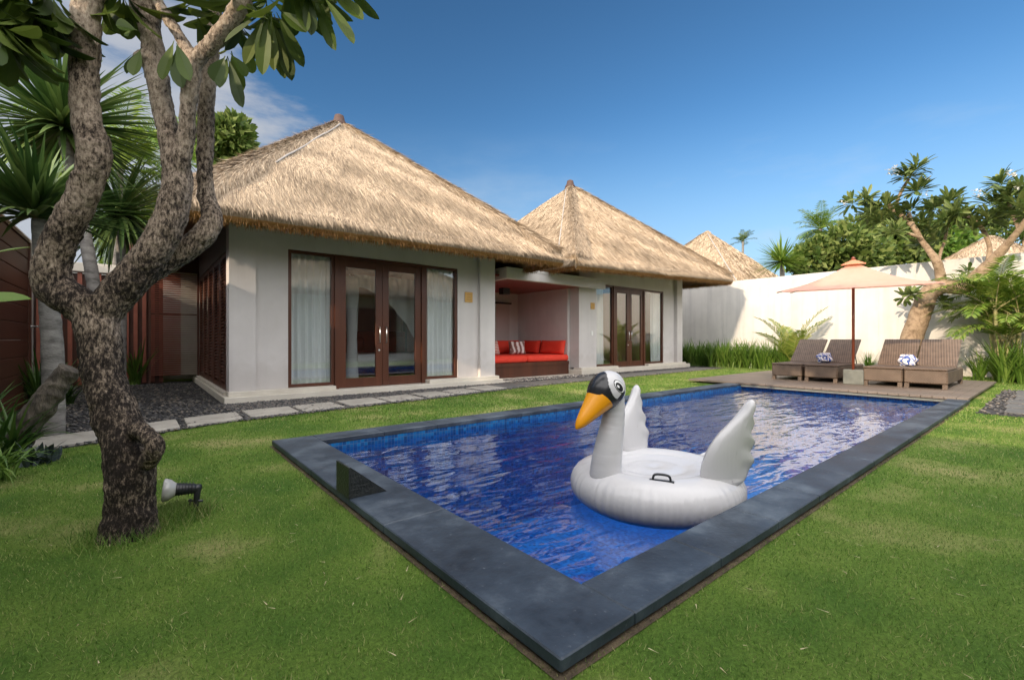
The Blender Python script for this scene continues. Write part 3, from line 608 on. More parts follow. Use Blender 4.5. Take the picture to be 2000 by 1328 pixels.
# ------------------------------------------------------------------ thatched roofs
def strand_tris(P, Dn, W, Ln):
    T = np.zeros((len(P), 3, 3)); T[:, 0] = P - W; T[:, 1] = P + W; T[:, 2] = P + Dn * Ln[:, None]; return T
def unit(a): return a / np.linalg.norm(a, axis=-1, keepdims=True)
def thatch(parent, u0, u1, v0, v1, zc, apex, nst, sides=(0, 3, 1), hips=(0, 1), wst=.011, name='roof', hipw=.42, seed=1, bulge=.10, cap=True, cord=None):
    """hip roof: corners 0 (u0,v0) 1 (u1,v0) 2 (u1,v1) 3 (u0,v1), zc their eave bottom heights; sides 0 front, 1 right, 2 back, 3 left"""
    rg = np.random.default_rng(seed)
    C = [np.array((u0, v0, zc[0])), np.array((u1, v0, zc[1])), np.array((u1, v1, zc[2])), np.array((u0, v1, zc[3]))]
    A = np.array(apex, float); mb = MB(); S = []
    TH_ = .26
    def surf(i, s, t):
        c0, c1 = C[i], C[(i + 1) % 4]
        e = c0 * (1 - s)[..., None] + c1 * s[..., None] + np.array((0, 0, TH_))
        n = np.cross(c1 - c0, A - c0); n /= np.linalg.norm(n)
        if n[2] < 0: n = -n
        p = e * (1 - t)[..., None] + A * t[..., None]
        wob = bulge * np.sin(pi * np.clip(t, 0, 1)) * (4 * s * (1 - s)) ** .5 + .018 * np.sin(9 * s + 7 * t * 3 + i) + .012 * np.sin(23 * s - 11 * t)
        return p + n * (wob * (1 - t) ** .3)[..., None], n
    for i in range(4):
        c0, c1 = C[i], C[(i + 1) % 4]; outw = np.array(((c1 - c0)[1], -(c1 - c0)[0], 0.)); outw /= np.linalg.norm(outw)
        if np.dot(outw[:2], (c0 + c1)[:2] / 2 - A[:2]) < 0: outw = -outw
        nu, nv = 40, 20
        ss, tt = np.meshgrid(np.linspace(0, 1, nu + 1), np.linspace(0, .985, nv + 1)); G, n = surf(i, ss, tt)
        rows = [G[k] for k in range(nv + 1)]
        # rounded lip and underside
        E = C[i][None] * (1 - np.linspace(0, 1, nu + 1))[:, None] + c1[None] * np.linspace(0, 1, nu + 1)[:, None]
        lip = [E + np.array((0, 0, TH_ * .62)) + outw * .07, E + np.array((0, 0, TH_ * .25)) + outw * .07, E + outw * .0 + rg.normal(0, .008, (nu + 1, 3))]
        inn = E * .62 + np.array((A[0], A[1], 0)) * .38; 
        slope = (A[2] - TH_ - C[i][2])
        inn[:, 2] = E[:, 2] + slope * .38
        rows = [inn] + lip[::-1] + rows
        vs = np.concatenate(rows); fs = []; mi = []
        for r in range(len(rows) - 1):
            for k in range(nu):
                fs.append((r * (nu + 1) + k, r * (nu + 1) + k + 1, (r + 1) * (nu + 1) + k + 1, (r + 1) * (nu + 1) + k)); mi.append(2 if r == 0 else (1 if r == 1 else 0))
        o = len(mb.v); mb.v.extend([tuple(p) for p in vs]); mb.f.extend([tuple(q + o for q in f) for f in fs]); mb.mi.extend(mi)
        if i not in sides: continue
        # straw on the slope
        m = int(nst * (1.0 if i == 0 else .8))
        t = 1 - np.sqrt(rg.uniform(0, 1, m)); s = rg.uniform(0, 1, m); P, n = surf(i, s, t)
        down = (c0 + c1) / 2 - A; ax = unit(c1 - c0); down = unit(down - ax * np.dot(down, ax) + 0)
        Dn = down[None] + ax[None] * rg.normal(0, .13, m)[:, None] + n[None] * rg.uniform(.0, .06, m)[:, None]; Dn = unit(Dn)
        W = (ax[None] + n[None] * rg.normal(0, .5, m)[:, None]) * (wst * rg.uniform(.5, 1.3, m))[:, None]
        S.append((strand_tris(P + n * .006, Dn, W, rg.uniform(.16, .42, m)), 3))
        # hanging fringe over the lip
        m = int(5200 * np.linalg.norm(c1 - c0) / 7); s = rg.uniform(0, 1, m); h = rg.uniform(.50, 1.05, m) * TH_
        P = c0[None] * (1 - s)[:, None] + c1[None] * s[:, None]; P[:, 2] += h; P += outw[None] * (.02 + .06 * np.sin(np.clip(h / TH_, 0, 1) * pi * .8))[:, None]
        Dn = unit(np.array((0, 0, -1.))[None] + outw[None] * rg.uniform(.05, .55, m)[:, None] + ax[None] * rg.normal(0, .16, m)[:, None])
        W = (ax[None] + outw[None] * rg.normal(0, .3, m)[:, None]) * (wst * rg.uniform(.5, 1.2, m))[:, None]
        S.append((strand_tris(P, Dn, W, rg.uniform(.05, .12, m)), 3))
        m = int(4500 * np.linalg.norm(c1 - c0) / 7); s = rg.uniform(0, 1, m)
        P = c0[None] * (1 - s)[:, None] + c1[None] * s[:, None]; P -= outw[None] * rg.uniform(-.06, .16, m)[:, None]; P[:, 2] += rg.uniform(.01, .09, m)
        Dn = unit(np.array((0, 0, -1.))[None] + outw[None] * rg.normal(.15, .3, m)[:, None] + ax[None] * rg.normal(0, .2, m)[:, None])
        W = ax[None] * (wst * rg.uniform(.5, 1.1, m))[:, None]
        S.append((strand_tris(P, Dn, W, rg.uniform(.05, .12, m)), 4))
    # thick rolls of straw along the hips
    for hpi in hips:
        c = C[hpi] + np.array((0, 0, TH_)); e1 = unit(C[(hpi + 1) % 4] - C[hpi]); e2 = unit(C[(hpi - 1) % 4] - C[hpi])
        up = np.array((0, 0, 1.)); 
        def sec(t, q):      # q in -1..1 across the roll
            base = c * (1 - t) + A * t; w_ = hipw * (1 - t * .72)
            side = np.where(q[..., None] > 0, e1, e2); r = np.abs(q)
            lift = .14 * (1 - r ** 4) ** .5 + .01
            return base + side * (w_ * r)[..., None] + up * (lift * (1 - .45 * t))[..., None]
        nq, nt2 = 12, 24; q = np.linspace(-1, 1, nq + 1); r0_ = np.array([sec(0., np.array([x]))[0] for x in q]); r0_[:, 2] = c[2] - TH_ * .98; rows = [r0_]
        for j in range(nt2 + 1):
            t = j / nt2 * .985; q = np.linspace(-1, 1, nq + 1); rows.append(np.array([sec(t, np.array([x]))[0] for x in q]))
        vs = np.concatenate(rows); fs = [(r * (nq + 1) + k, r * (nq + 1) + k + 1, (r + 1) * (nq + 1) + k + 1, (r + 1) * (nq + 1) + k) for r in range(nt2 + 1) for k in range(nq)]
        o = len(mb.v); mb.v.extend([tuple(p) for p in vs]); mb.f.extend([tuple(q + o for q in f) for f in fs]); mb.mi.extend([0] * len(fs))
        m = nst // 5; t = rg.uniform(0, .97, m); q = rg.uniform(-1, 1, m)
        P = np.array([sec(tt_, np.array([qq]))[0] for tt_, qq in zip(t, q)])
        hd = unit(c - A); side = np.where((q > 0)[:, None], e1, e2)
        Dn = unit(hd[None] + side * (np.abs(q) ** 2 * .55)[:, None] - up[None] * (.5 * np.abs(q) ** 2)[:, None] + rg.normal(0, .12, (m, 3)) + up[None] * .06)
        W = np.cross(Dn, up[None] + rg.normal(0, .4, (m, 3))); W = unit(W) * (wst * rg.uniform(.5, 1.3, m))[:, None]
        S.append((strand_tris(P + up * .004, Dn, W, rg.uniform(.14, .34, m)), 3))
    rf = join_mb_tris(name, mb, S, [M['thatch_base'], M['thatch_cut'], M['rafter'], M['thatch'], M['thatch_cut']], parent)
    if cord:
        cm_ = MB(); hpi, side, t0, t1, r_ = cord
        c = C[hpi] + np.array((0, 0, TH_)); e = unit(C[(hpi + 1) % 4] - C[hpi]) if side > 0 else unit(C[(hpi - 1) % 4] - C[hpi])
        pts = []
        for k in range(9):
            t = t0 + (t1 - t0) * k / 8; pts.append(tuple(c * (1 - t) + A * t + e * hipw * (1 - t * .72) * 1.0 + np.array((0, 0, .075 + .012 * math.sin(k * 1.7)))))
        cm_.tube(pts, r_, 8); cm_.build('ridge_pole', M['cord'], rf, True)
    if cap:
        cb = MB(); k = cap if cap is not True else .72
        cb.lathe([(.30 * k, -.16), (.25 * k, -.02), (.19 * k, .05), (.17 * k, .16 * k), (.15 * k, .24 * k), (.06 * k, .29 * k)], A, 20)
        cb.build('ridge_cap', M['clay'], rf, True)
    return rf

# ------------------------------------------------------------------ villa front parts
def front_window(par, u0, u1, z0, z1, v, fr=.055):
    f = MB()
    f.box(u0, u0 + fr, v - .03, v + .05, z0, z1); f.box(u1 - fr, u1, v - .03, v + .05, z0, z1)
    f.box(u0 + fr, u1 - fr, v - .028, v + .048, z0, z0 + fr); f.box(u0 + fr, u1 - fr, v - .028, v + .048, z1 - fr, z1)
    wo = f.build('window', M['wood'], par)
    g = MB(); g.box(u0 + fr, u1 - fr, v + .008, v + .014, z0 + fr, z1 - fr); g.build('pane', M['glass'], wo); return wo
def door_leaf(par, u0, u1, z0, z1, v, handle_side, st=.13):
    f = MB(); f.box(u0, u0 + st, v - .02, v + .03, z0, z1, bev=.004); f.box(u1 - st, u1, v - .02, v + .03, z0, z1, bev=.004)
    f.box(u0 + st, u1 - st, v - .018, v + .028, z0, z0 + .17); f.box(u0 + st, u1 - st, v - .018, v + .028, z1 - .14, z1)
    d = f.build('door', M['wood'], par)
    g = MB(); g.box(u0 + st, u1 - st, v + .002, v + .008, z0 + .17, z1 - .14); g.build('pane', M['glass'], d)
    h = MB(); hu = u1 - st * .5 if handle_side > 0 else u0 + st * .5; hz = z0 + .98
    h.tube([(hu, v - .02, hz + .15), (hu, v - .07, hz + .15), (hu, v - .07, hz - .15), (hu, v - .02, hz - .15)], .011, 10)
    if handle_side > 0: h.tube([(hu, v - .032, hz - .30), (hu, v - .0205, hz - .30)], .022, 12)
    h.build('handle', M['steel'], d, True); return d
def curtain(u0, u1, z0, z1, v, label, folds, tie=0.0):
    mb = MB(); ph = random.uniform(0, 6)
    def fn(s, t):
        w_ = 1 - tie * (1 - t) * .25; x = u0 + (u1 - u0) * (.5 + (s - .5) * w_)
        y = v + .035 * math.sin(s * folds * 2 * pi + ph + .5 * math.sin(t * 3)) + .015 * math.sin(s * folds * 4.7 + t * 2)
        return (x, y, z0 + (z1 - z0) * t + .02 * (1 - t) * math.sin(s * folds * 6))
    mb.grid(fn, 90, 14)
    o = mb.build('curtain', M['curtain'], smooth=True); return tag(o, label, 'curtain')
def room(par, u0, u1, v0, v1, z0, z1):
    r = MB()
    r.add([(u0, v1, z0), (u1, v1, z0), (u1, v1, z1), (u0, v1, z1)], [(0, 1, 2, 3)])
    r.add([(u0, v0, z0), (u0, v1, z0), (u0, v1, z1), (u0, v0, z1)], [(0, 1, 2, 3)]); r.add([(u1, v0, z0), (u1, v1, z0), (u1, v1, z1), (u1, v0, z1)], [(0, 1, 2, 3)])
    r.build('room_wall', M['room_wall'], par)
    r = MB(); r.add([(u0, v0, z0), (u1, v0, z0), (u1, v1, z0), (u0, v1, z0)], [(0, 1, 2, 3)]); r.build('room_floor', M['room_floor'], par)
    r = MB(); r.add([(u0, v0, z1), (u1, v0, z1), (u1, v1, z1), (u0, v1, z1)], [(0, 1, 2, 3)]); r.build('room_ceiling', M['soffit'], par)

# ---- nearer villa
H1 = thing('thatched_villa', (3.7, 8.3, 0), 'nearer grey villa with thatched roof and open view of bed', 'villa')
H1off = Vector((3.7, 8.3, 0))
class Off:   # parts are modelled in world metres; this empties the offset
    pass
def fix(par):
    off = par.location.copy()
    for ch in par.children:
        ch.location = ch.location - off
V1 = 8.36; wt = .18
m = MB()
m.box(1.0, 6.42, 8.13, 13.5, .0, .115, bev=.008); m.box(1.06, 2.70, 8.2, 8.5, .1152, .185, bev=.005); m.box(4.57, 6.36, 8.2, 8.5, .1152, .185, bev=.005); m.box(1.03, 1.3, 8.51, 13.3, .1152, .16)
m.build('plinth', M['plinth'], H1)
m = MB()
m.box(1.08, 1.45, V1 - .09, V1 + .2, .1855, 3.3); m.box(1.4502, 1.95, V1, V1 + wt, .1855, 3.3)
m.box(1.9502, 5.34, V1, V1 + wt, 2.545, 3.3); m.box(5.3402, 5.88, V1, V1 + wt, .1855, 3.3); m.box(5.8802, 6.29, V1 - .09, V1 + .2, .1855, 3.3)
m.box(6.1, 6.288, V1 + .2002, 12.9, .1155, 3.3)
m.build('wall', M['plaster'], H1)
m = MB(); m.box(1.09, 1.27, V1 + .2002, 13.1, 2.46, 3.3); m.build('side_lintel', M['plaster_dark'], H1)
m = MB(); m.box(1.27, 6.1, 12.7, 12.9, .1155, 3.3); m.build('rear_wall', M['plaster'], H1)
room(H1, 1.29, 6.09, V1 + .21, 12.68, .125, 2.95)
front_window(H1, 1.952, 2.725, .186, 2.543, V1 + .05); front_window(H1, 4.545, 5.338, .186, 2.543, V1 + .05)
m = MB(); m.box(2.726, 2.80, V1 - .01, V1 + .11, .1155, 2.54); m.box(4.47, 4.544, V1 - .01, V1 + .11, .1155, 2.54); m.box(2.8005, 4.4695, V1 - .01, V1 + .11, 2.485, 2.541)
m.build('door_frame', M['wood'], H1)
door_leaf(H1, 2.803, 3.634, .122, 2.482, V1 + .04, 1); door_leaf(H1, 3.638, 4.467, .122, 2.482, V1 + .04, -1)
# side: folding louvred doors
nv = 5; vs0, vs1 = 8.66, 12.95
for k in range(nv):
    a = vs0 + (vs1 - vs0) * k / nv + .01; c = vs0 + (vs1 - vs0) * (k + 1) / nv - .01; m = MB()
    m.box(1.10, 1.15, a, a + .09, .162, 2.455); m.box(1.10, 1.15, c - .09, c, .162, 2.455); m.box(1.102, 1.148, a + .09, c - .09, .162, .26); m.box(1.102, 1.148, a + .09, c - .09, 2.37, 2.453)
    lv = m.build('louvred_door', M['wood'], H1)
    m = MB(); z = .30
    while z < 2.34:
        m.add([(1.105, a + .088, z), (1.145, a + .088, z + .03), (1.145, c - .088, z + .03), (1.105, c - .088, z), (1.105, a + .088, z + .008), (1.145, a + .088, z + .038), (1.145, c - .088, z + .038), (1.105, c - .088, z + .008)],
              [(0, 3, 2, 1), (4, 5, 6, 7), (0, 1, 5, 4), (3, 7, 6, 2), (0, 4, 7, 3), (1, 2, 6, 5)]); z += .058
    m.build('louvre', M['wood_h'], lv)
rf1 = thatch(H1, .34, 7.36, 7.2, 15.6, (2.60, 2.66, 2.66, 2.6), (3.86, 11.5, 6.42), 90000, hips=(0, 1), wst=.006, seed=3, hipw=.5, cord=(0, 1, .30, .93, .018))
fix(H1)
def plaque(u, z, v, s, label):
    m = MB(); m.box(u, u + s, v - .022, v - .0005, z, z + s * 1.12, bev=.004); o = m.build('plaque', M['brass'], origin=(u, v, z)); tag(o, label, 'plaque')
    m = MB()
    m.box(u + s * .16, u + s * .84, v - .024, v - .0222, z + s * .84, z + s * .88); m.box(u + s * .16, u + s * .84, v - .024, v - .0222, z + s * .26, z + s * .30)
    m.box(u + s * .30, u + s * .70, v - .024, v - .0222, z + s * .52, z + s * .57)
    e = m.build('engraving', M['brass_dark'], o, origin=(0, 0, 0)); e.location = Vector((-u, -v, -z)); return o
plaque(5.52, 1.83, V1, .2, 'square brass plaque on the nearer villa beside the curtained window')
curtain(2.0, 2.68, .2, 2.5, V1 + .12, 'white curtain behind the left window of the nearer villa', 6)
curtain(4.6, 5.30, .2, 2.5, V1 + .12, 'white curtain behind the right window of the nearer villa', 6)
# bed seen through the doors
bd = thing('bed', (4.6, 10.6, .125), 'white bed with dark base seen through the glass doors', 'bed')
m = MB(); m.box(-1.1, 1.1, -1.0, 1.0, 0, .26, bev=.01); m.build('bed_base', M['wood_h'], bd)
m = MB(); m.box(-1.08, 1.08, -1.05, .98, .2605, .56, bev=.06); m.build('mattress', M['bed'], bd, True)
m = MB(); m.box(-1.1, 1.1, 1.0, 1.08, 0, 1.1, bev=.01); m.build('headboard', M['dark_red'], bd)
for xx in (-.55, .55):
    m = MB(); m.box(xx - .3, xx + .3, .45, .62, .57, .95, bev=.07); m.build('bed_pillow', M['dark_red'], bd, True)
for i in range(4):
    m = MB(); xx, yy = ((-1.15, -1.1), (1.15, -1.1), (1.15, 1.1), (-1.15, 1.1))[i]; m.box(xx - .04, xx + .04, yy - .04, yy + .04, 0, 2.25)
    m.build('bed_post', M['wood_h'], bd)
m = MB()
m.grid(lambda s, t: (-1.12 + 1.5 * s, -1.14 + .03 * math.sin(s * 30), 2.25 - (1 - t) * (.25 + 1.25 * s * s) ), 40, 8)
m.grid(lambda s, t: (-1.15 + (.10 + .10 * abs(t - .4)) * math.cos(s * 2 * pi) * 1.0, -1.1 + .1 * math.sin(s * 2 * pi), .0 + 2.2 * t), 24, 10)
nt_ = m.build('bed_net', M['curtain'], bd, True)
# ---- farther villa
V2 = 8.86
H2 = thing('thatched_villa', (12.2, 8.8, 0), 'farther thatched villa beyond the red daybed, next to the white wall', 'villa')
m = MB(); m.box(9.62, 15.45, 8.62, 13.2, 0, .15, bev=.008); m.box(9.70, 11.38, 8.70, 9.0, .1502, .205, bev=.005); m.box(12.98, 15.30, 8.70, 9.0, .1502, .205, bev=.005)
m.build('plinth', M['plinth'], H2)
m = MB()
m.box(9.71, 10.47, V2 - .06, V2 + .3, .2055, 3.3); m.box(10.4702, 14.10, V2, V2 + wt, 2.68, 3.3); m.box(14.1002, 14.65, V2, V2 + wt, .2055, 3.3); m.box(14.86, 15.2, V2 - .08, V2 + .2, .2055, 3.3); m.box(14.6502, 14.8598, V2 + .05, V2 + wt, .2055, 3.3)
m.box(9.76, 9.95, V2 + .3002, 12.8, .1505, 3.3); m.box(15.0, 15.19, V2 + .2002, 12.8, .1505, 3.3); m.box(9.9502, 14.9998, 12.6, 12.8, .1505, 3.3)
m.build('wall', M['plaster'], H2)
room(H2, 9.96, 14.99, V2 + .31, 12.58, .16, 2.95)
front_window(H2, 10.472, 11.35, .206, 2.678, V2 + .05); front_window(H2, 13.0, 14.098, .206, 2.678, V2 + .05)
m = MB(); m.box(11.351, 11.42, V2 - .01, V2 + .11, .1505, 2.676); m.box(12.93, 12.999, V2 - .01, V2 + .11, .1505, 2.676); m.box(11.4205, 12.9295, V2 - .01, V2 + .11, 2.62, 2.677); m.build('door_frame', M['wood'], H2)
door_leaf(H2, 11.423, 12.174, .157, 2.617, V2 + .04, 1); door_leaf(H2, 12.178, 12.927, .157, 2.617, V2 + .04, -1)
thatch(H2, 8.15, 16.2, 7.5, 15.4, (2.72, 2.98, 2.98, 2.72), (12.1, 11.4, 6.6), 80000, hips=(0, 1), seed=5, hipw=.62, cord=(0, -1, .12, .93, .02), wst=.0065)
fix(H2)
plaque(10.2, 1.9, V2 - .06, .17, 'square brass plaque on the farther villa beside its window')
m = MB(); m.box(10.22, 10.30, V2 - .075, V2 - .0605, 1.13, 1.26, bev=.003); sw = m.build('light_switch', M['white_paint'], origin=(10.22, V2, 1.13)); tag(sw, 'small white switch plate on the farther villa pillar', 'switch')
curtain(10.55, 10.95, .22, 2.6, V2 + .12, 'white curtain bunched at the left window of the farther villa', 5)
curtain(13.55, 14.05, .22, 2.6, V2 + .12, 'white curtain bunched at the right window of the farther villa', 5)

# ---- open daybed pavilion between the villas
BP = thing('pavilion', (8, 9.6, 0), 'open pavilion with red brown ceiling over the red daybed', 'pavilion')
m = MB(); m.box(6.3, 9.75, 11.4, 11.55, .0, 2.75); m.box(6.2905, 6.44, 8.6, 11.4, 0, 2.75); m.box(9.62, 9.755, 9.17, 11.3995, 0, 2.75); m.build('wall', M['plaster'], BP)
m = MB(); m.box(6.75, 10.42, 8.42, 8.56, 2.47, 2.68, bev=.006); m.box(6.75, 6.89, 8.5605, 11.35, 2.47, 2.68); m.build('fascia', M['plaster'], BP)
m = MB(); m.box(6.891, 9.70, 8.561, 11.39, 2.50, 2.54); m.box(6.445, 6.749, 8.7, 11.39, 2.55, 2.59); m.build('ceiling', M['soffit'], BP)
m = MB(); m.box(6.74, 10.43, 8.41, 11.5, 2.681, 2.74); m.build('roof_slab', M['plaster'], BP)
m = MB(); m.box(6.3, 9.7, 8.3, 11.4, .0, .02); m.build('floor', M['plinth'], BP)
m = MB(); m.box(7.5, 9.2, 11.33, 11.399, .3, 2.14); m.build('wall_panel', mat('pale_lilac_panel', [(.50, .45, .44), (.56, .50, .49)], .8, 2), BP)
m = MB(); m.box(7.45, 9.25, 11.28, 11.329, 2.14, 2.19); m.box(8.05, 8.3, 10.2, 10.4, 2.32, 2.499); m.build('dark_trim', M['black'], BP)
fix(BP)
DB = thing('daybed', (8.0, 10, 0), 'built-in daybed with timber base and red mattress', 'daybed')
m = MB(); m.box(6.45, 9.615, 9.12, 11.25, .021, .40); m.box(6.45, 9.615, 9.10, 9.119, .30, .40); m.build('base', M['wood'], DB)
m = MB()
for (a, c) in ((6.46, 8.02), (8.03, 9.61)): m.box(a, c, 9.09, 11.24, .401, .58, bev=.045)
m.build('mattress', M['red'], DB, True); fix(DB)
def cushion(name, c, w_, h, d, rx, rz, material, label, group=None):
    mb = MB()
    def fn(sgn):
        def f(s, t):
            x = s * 2 - 1; z = t * 2 - 1; e = max(0, (1 - abs(x) ** 5) * (1 - abs(z) ** 5)) ** .42
            k = 1 - .05 * (1 - abs(x) ** 2) * (abs(z) ** 3) ; k2 = 1 - .05 * (1 - abs(z) ** 2) * (abs(x) ** 3)
            return Vector((x * w_ / 2 * k2, sgn * d / 2 * e, z * h / 2 * k + h / 2))
        return f
    mb.grid(fn(-1), 20, 20); mb.grid(fn(1), 20, 20)
    mtx = Matrix.Rotation(rz, 4, 'Z') @ Matrix.Rotation(rx, 4, 'X')
    mb.xf(mtx); o = mb.build(name, material, smooth=True); o.location = c
    return tag(o, label, 'cushion', group)
cushion('back_cushion', (7.6, 10.95, .58), 1.1, .42, .2, -.2, 0, M['red'], 'red back cushion at the left end of the daybed', 'red daybed cushions')
cushion('back_cushion', (8.78, 10.95, .58), 1.12, .42, .2, -.2, 0, M['red'], 'red back cushion behind the brush print pillow', 'red daybed cushions')
cushion('back_cushion', (9.47, 10.62, .58), .8, .42, .2, -.2, -pi / 2, M['red'], 'red cushion in the far corner of the daybed', 'red daybed cushions')
cushion('back_cushion', (9.47, 9.68, .58), 1.02, .42, .2, -.2, -pi / 2, M['red'], 'wide red cushion against the right wall of the daybed', 'red daybed cushions')
cushion('throw_pillow', (7.78, 10.3, .58), .46, .42, .16, -.25, .1, M['zigzag'], 'cream throw pillow with dark red zigzags on the daybed')
cushion('throw_pillow', (8.72, 10.35, .58), .52, .40, .16, -.3, -.35, M['brushed_print'], 'white throw pillow with brown brush print on the daybed')

# ------------------------------------------------------------------ boundary walls, fences, gate
BW = thing('garden_wall', (17.5, 4, 0), 'tall white rendered garden wall behind the sun loungers', 'wall')
m = MB(); v = -6.0
while v < 15:
    m.box(17.5, 17.72, v + .004, v + 2.396, 0, 3.24, bev=.004); v += 2.4
m.build('wall_panel', M['white_wall'], BW); m = MB(); m.box(17.51, 17.71, -6, 15.5, 0, 3.235); m.build('wall_core', M['plaster'], BW); fix(BW)
LW = MB(); LW.box(-1.85, -1.65, -9, 6.2, 0, 3.2, bev=.01); LW.box(-1.852, -1.648, 6.2, 14.5, 0, 2.98, bev=.01); lw = LW.build('garden_wall', M['white_wall'], origin=(-1.75, 3, 0)); tag(lw, 'grey shaded garden wall at the left edge, behind the timber gate', 'wall')  # step to a lower far part, added so a sun strip reaches the facade
RW = MB(); RW.box(-1.64, 17.49, 14.3, 14.5, 0, 2.7, bev=.01); rw = RW.build('garden_wall', M['white_wall'], origin=(8, 14.4, 0)); tag(rw, 'pale rear garden wall behind the slat fence and screen', 'wall')
# timber gate at the left edge
GT = thing('timber_gate', (-1.25, 8.5, 0), 'dark red timber gate of wide boards at the left edge', 'gate')
m = MB(); z = .06
while z < 2.35:
    m.box(-1.31, -1.26, 7.2, 9.66, z, z + .232, bev=.008); z += .236
m.build('board', M['wood_h'], GT)
m = MB(); m.box(-1.34, -1.24, 9.66, 9.78, 0, 2.44, bev=.006); m.box(-1.34, -1.24, 7.08, 7.2, 0, 2.44, bev=.006); m.box(-1.335, -1.245, 7.2, 9.66, 2.425, 2.47); m.build('post', M['wood'], GT)
m = MB(); m.tube([(-1.24, 9.70, 1.2), (-1.16, 9.70, 1.2), (-1.16, 9.55, 1.2)], .014, 10); m.tube([(-1.262, 9.70, 1.2), (-1.238, 9.70, 1.2)], .03, 12); m.build('handle', M['steel'], GT, True); fix(GT)
# screens at the back left
SF = thing('slat_fence', (-.4, 13.1, 0), 'fence of upright red brown timber slats behind the tree', 'fence')
m = MB(); u = -1.6
while u < .38: m.box(u, u + .07, 13.1, 13.17, .05, 2.42); u += .15
m.build('slat', M['slat'], SF)
m = MB(); m.box(-1.64, .42, 13.18, 13.24, .0, 2.4); m.build('backing', M['wood_h'], SF)
m = MB(); m.box(-1.64, .42, 13.05, 13.3, 2.43, 2.62, bev=.01); m.build('top_rail', M['plinth'], SF); fix(SF)
SS = thing('slat_screen', (.75, 12.98, 0), 'screen of fine horizontal slats beside the louvred doors', 'screen')
m = MB(); z = .2
while z < 2.5: m.box(.2, .74, 12.96, 13.0, z, z + .022); z += .05
m.build('slat', M['slat'], SS)
m = MB(); z = .2
while z < 2.5: m.box(.742, 1.05, 12.955, 12.995, z, z + .026); z += .05
m.build('pale_slat', M['slat_grey'], SS)
m = MB(); m.box(.16, .198, 12.94, 13.02, .05, 2.55); m.box(1.052, 1.09, 12.94, 13.02, .05, 2.55); m.box(.2, 1.05, 13.002, 13.02, 1.55, 1.6); m.box(-.2, 1.09, 13.03, 13.09, 2.56, 3.5); m.build('post', M['wood'], SS); fix(SS)

# ------------------------------------------------------------------ deck, loungers, parasol
m = MB(); v = .95
while v < 5.5: m.box(PU1 - .03, 14.6, v, v + .138, .045, .085, bev=.004); v += .142
dk = m.build('timber_deck', M['deck'], origin=(12, 3, 0)); tag(dk, 'low timber sun deck at the far end of the pool', 'deck')
fr = MB(); fr.box(PU1 + .12, 14.55, 1.0, 5.45, .0, .044); fo = fr.build('deck_frame', M['wood_h'], dk); fo.location = (-12, -3, 0)
# concrete wedge of the gravel corner: nothing else on the deck
def make_lounger():
    r = thing('sun_lounger', (0, 0, 0), '', 'sun lounger')
    W = .62
    m = MB(); m.box(0, 1.98, -W / 2, W / 2, .09, .34, bev=.02); m.build('base', M['wicker'], r)
    m = MB(); m.box(-.01, 1.12, -W / 2 - .005, W / 2 + .005, .342, .378, bev=.014); m.build('seat', M['wicker'], r)
    m = MB(); a = math.radians(39); ln = .88; th = .045
    m.box(0, ln, -W / 2, W / 2, 0, th, bev=.015); m.xf(Matrix.Translation((1.13, 0, .35)) @ Matrix.Rotation(-a, 4, 'Y')); m.build('backrest', M['wicker'], r)
    m = MB(); m.tube([(1.66, -.2, .74), (1.86, -.2, .35)], .012, 8); m.build('support', M['black'], r)
    m = MB(); m.tube([(1.66, .2, .74), (1.86, .2, .35)], .012, 8); m.build('support', M['black'], r)
    for x in (.04, 1.92):
        for y in (-W / 2 + .04, W / 2 - .04):
            m = MB(); m.box(x - .035, x + .035, y - .035, y + .035, 0, .0895); m.build('leg', M['wicker'], r)
    return r
lg = make_lounger(); LV = [(11.5, 4.06, 'leftmost brown rattan lounger, in shade with a dark backrest'), (11.46, 3.37, 'brown rattan lounger holding a towel, just left of the parasol pole'),
      (11.42, 2.30, 'brown rattan lounger holding a towel, just right of the parasol pole'), (11.42, 1.66, 'rightmost brown rattan lounger, empty and in full sun')]
for i, (u, v, lb) in enumerate(LV):
    o = lg if i == 0 else copy_tree(lg)
    o.location = (u, v, .0855); o['label'] = lb; o['category'] = 'sun lounger'; o['group'] = 'rattan loungers on the deck'
def towel(c, label, sd):
    mb = MB(); random.seed(sd)
    def ring(k, z, rx, ry): pass
    def fn(s, t):
        a = s * 2 * pi; ph = t * pi; r = math.sin(ph) ** .6
        n = noise.noise(Vector((math.cos(a) * 2.2 + sd, math.sin(a) * 2.2, t * 4))) * .95
        rr = r * (1 + n * .55)
        return (c[0] + .12 * rr * math.cos(a), c[1] + .14 * rr * math.sin(a), c[2] + .11 - .11 * math.cos(ph) * (1 + .4 * n))
    mb.grid(fn, 32, 20); o = mb.build('rolled_towel', M['towel'], smooth=True, origin=c); return tag(o, label, 'towel')
towel((12.35, 3.55, .467), 'blue and white folded towel on the shaded lounger', 3); towel((12.25, 2.06, .467), 'blue and white folded towel on the sunlit lounger', 8)

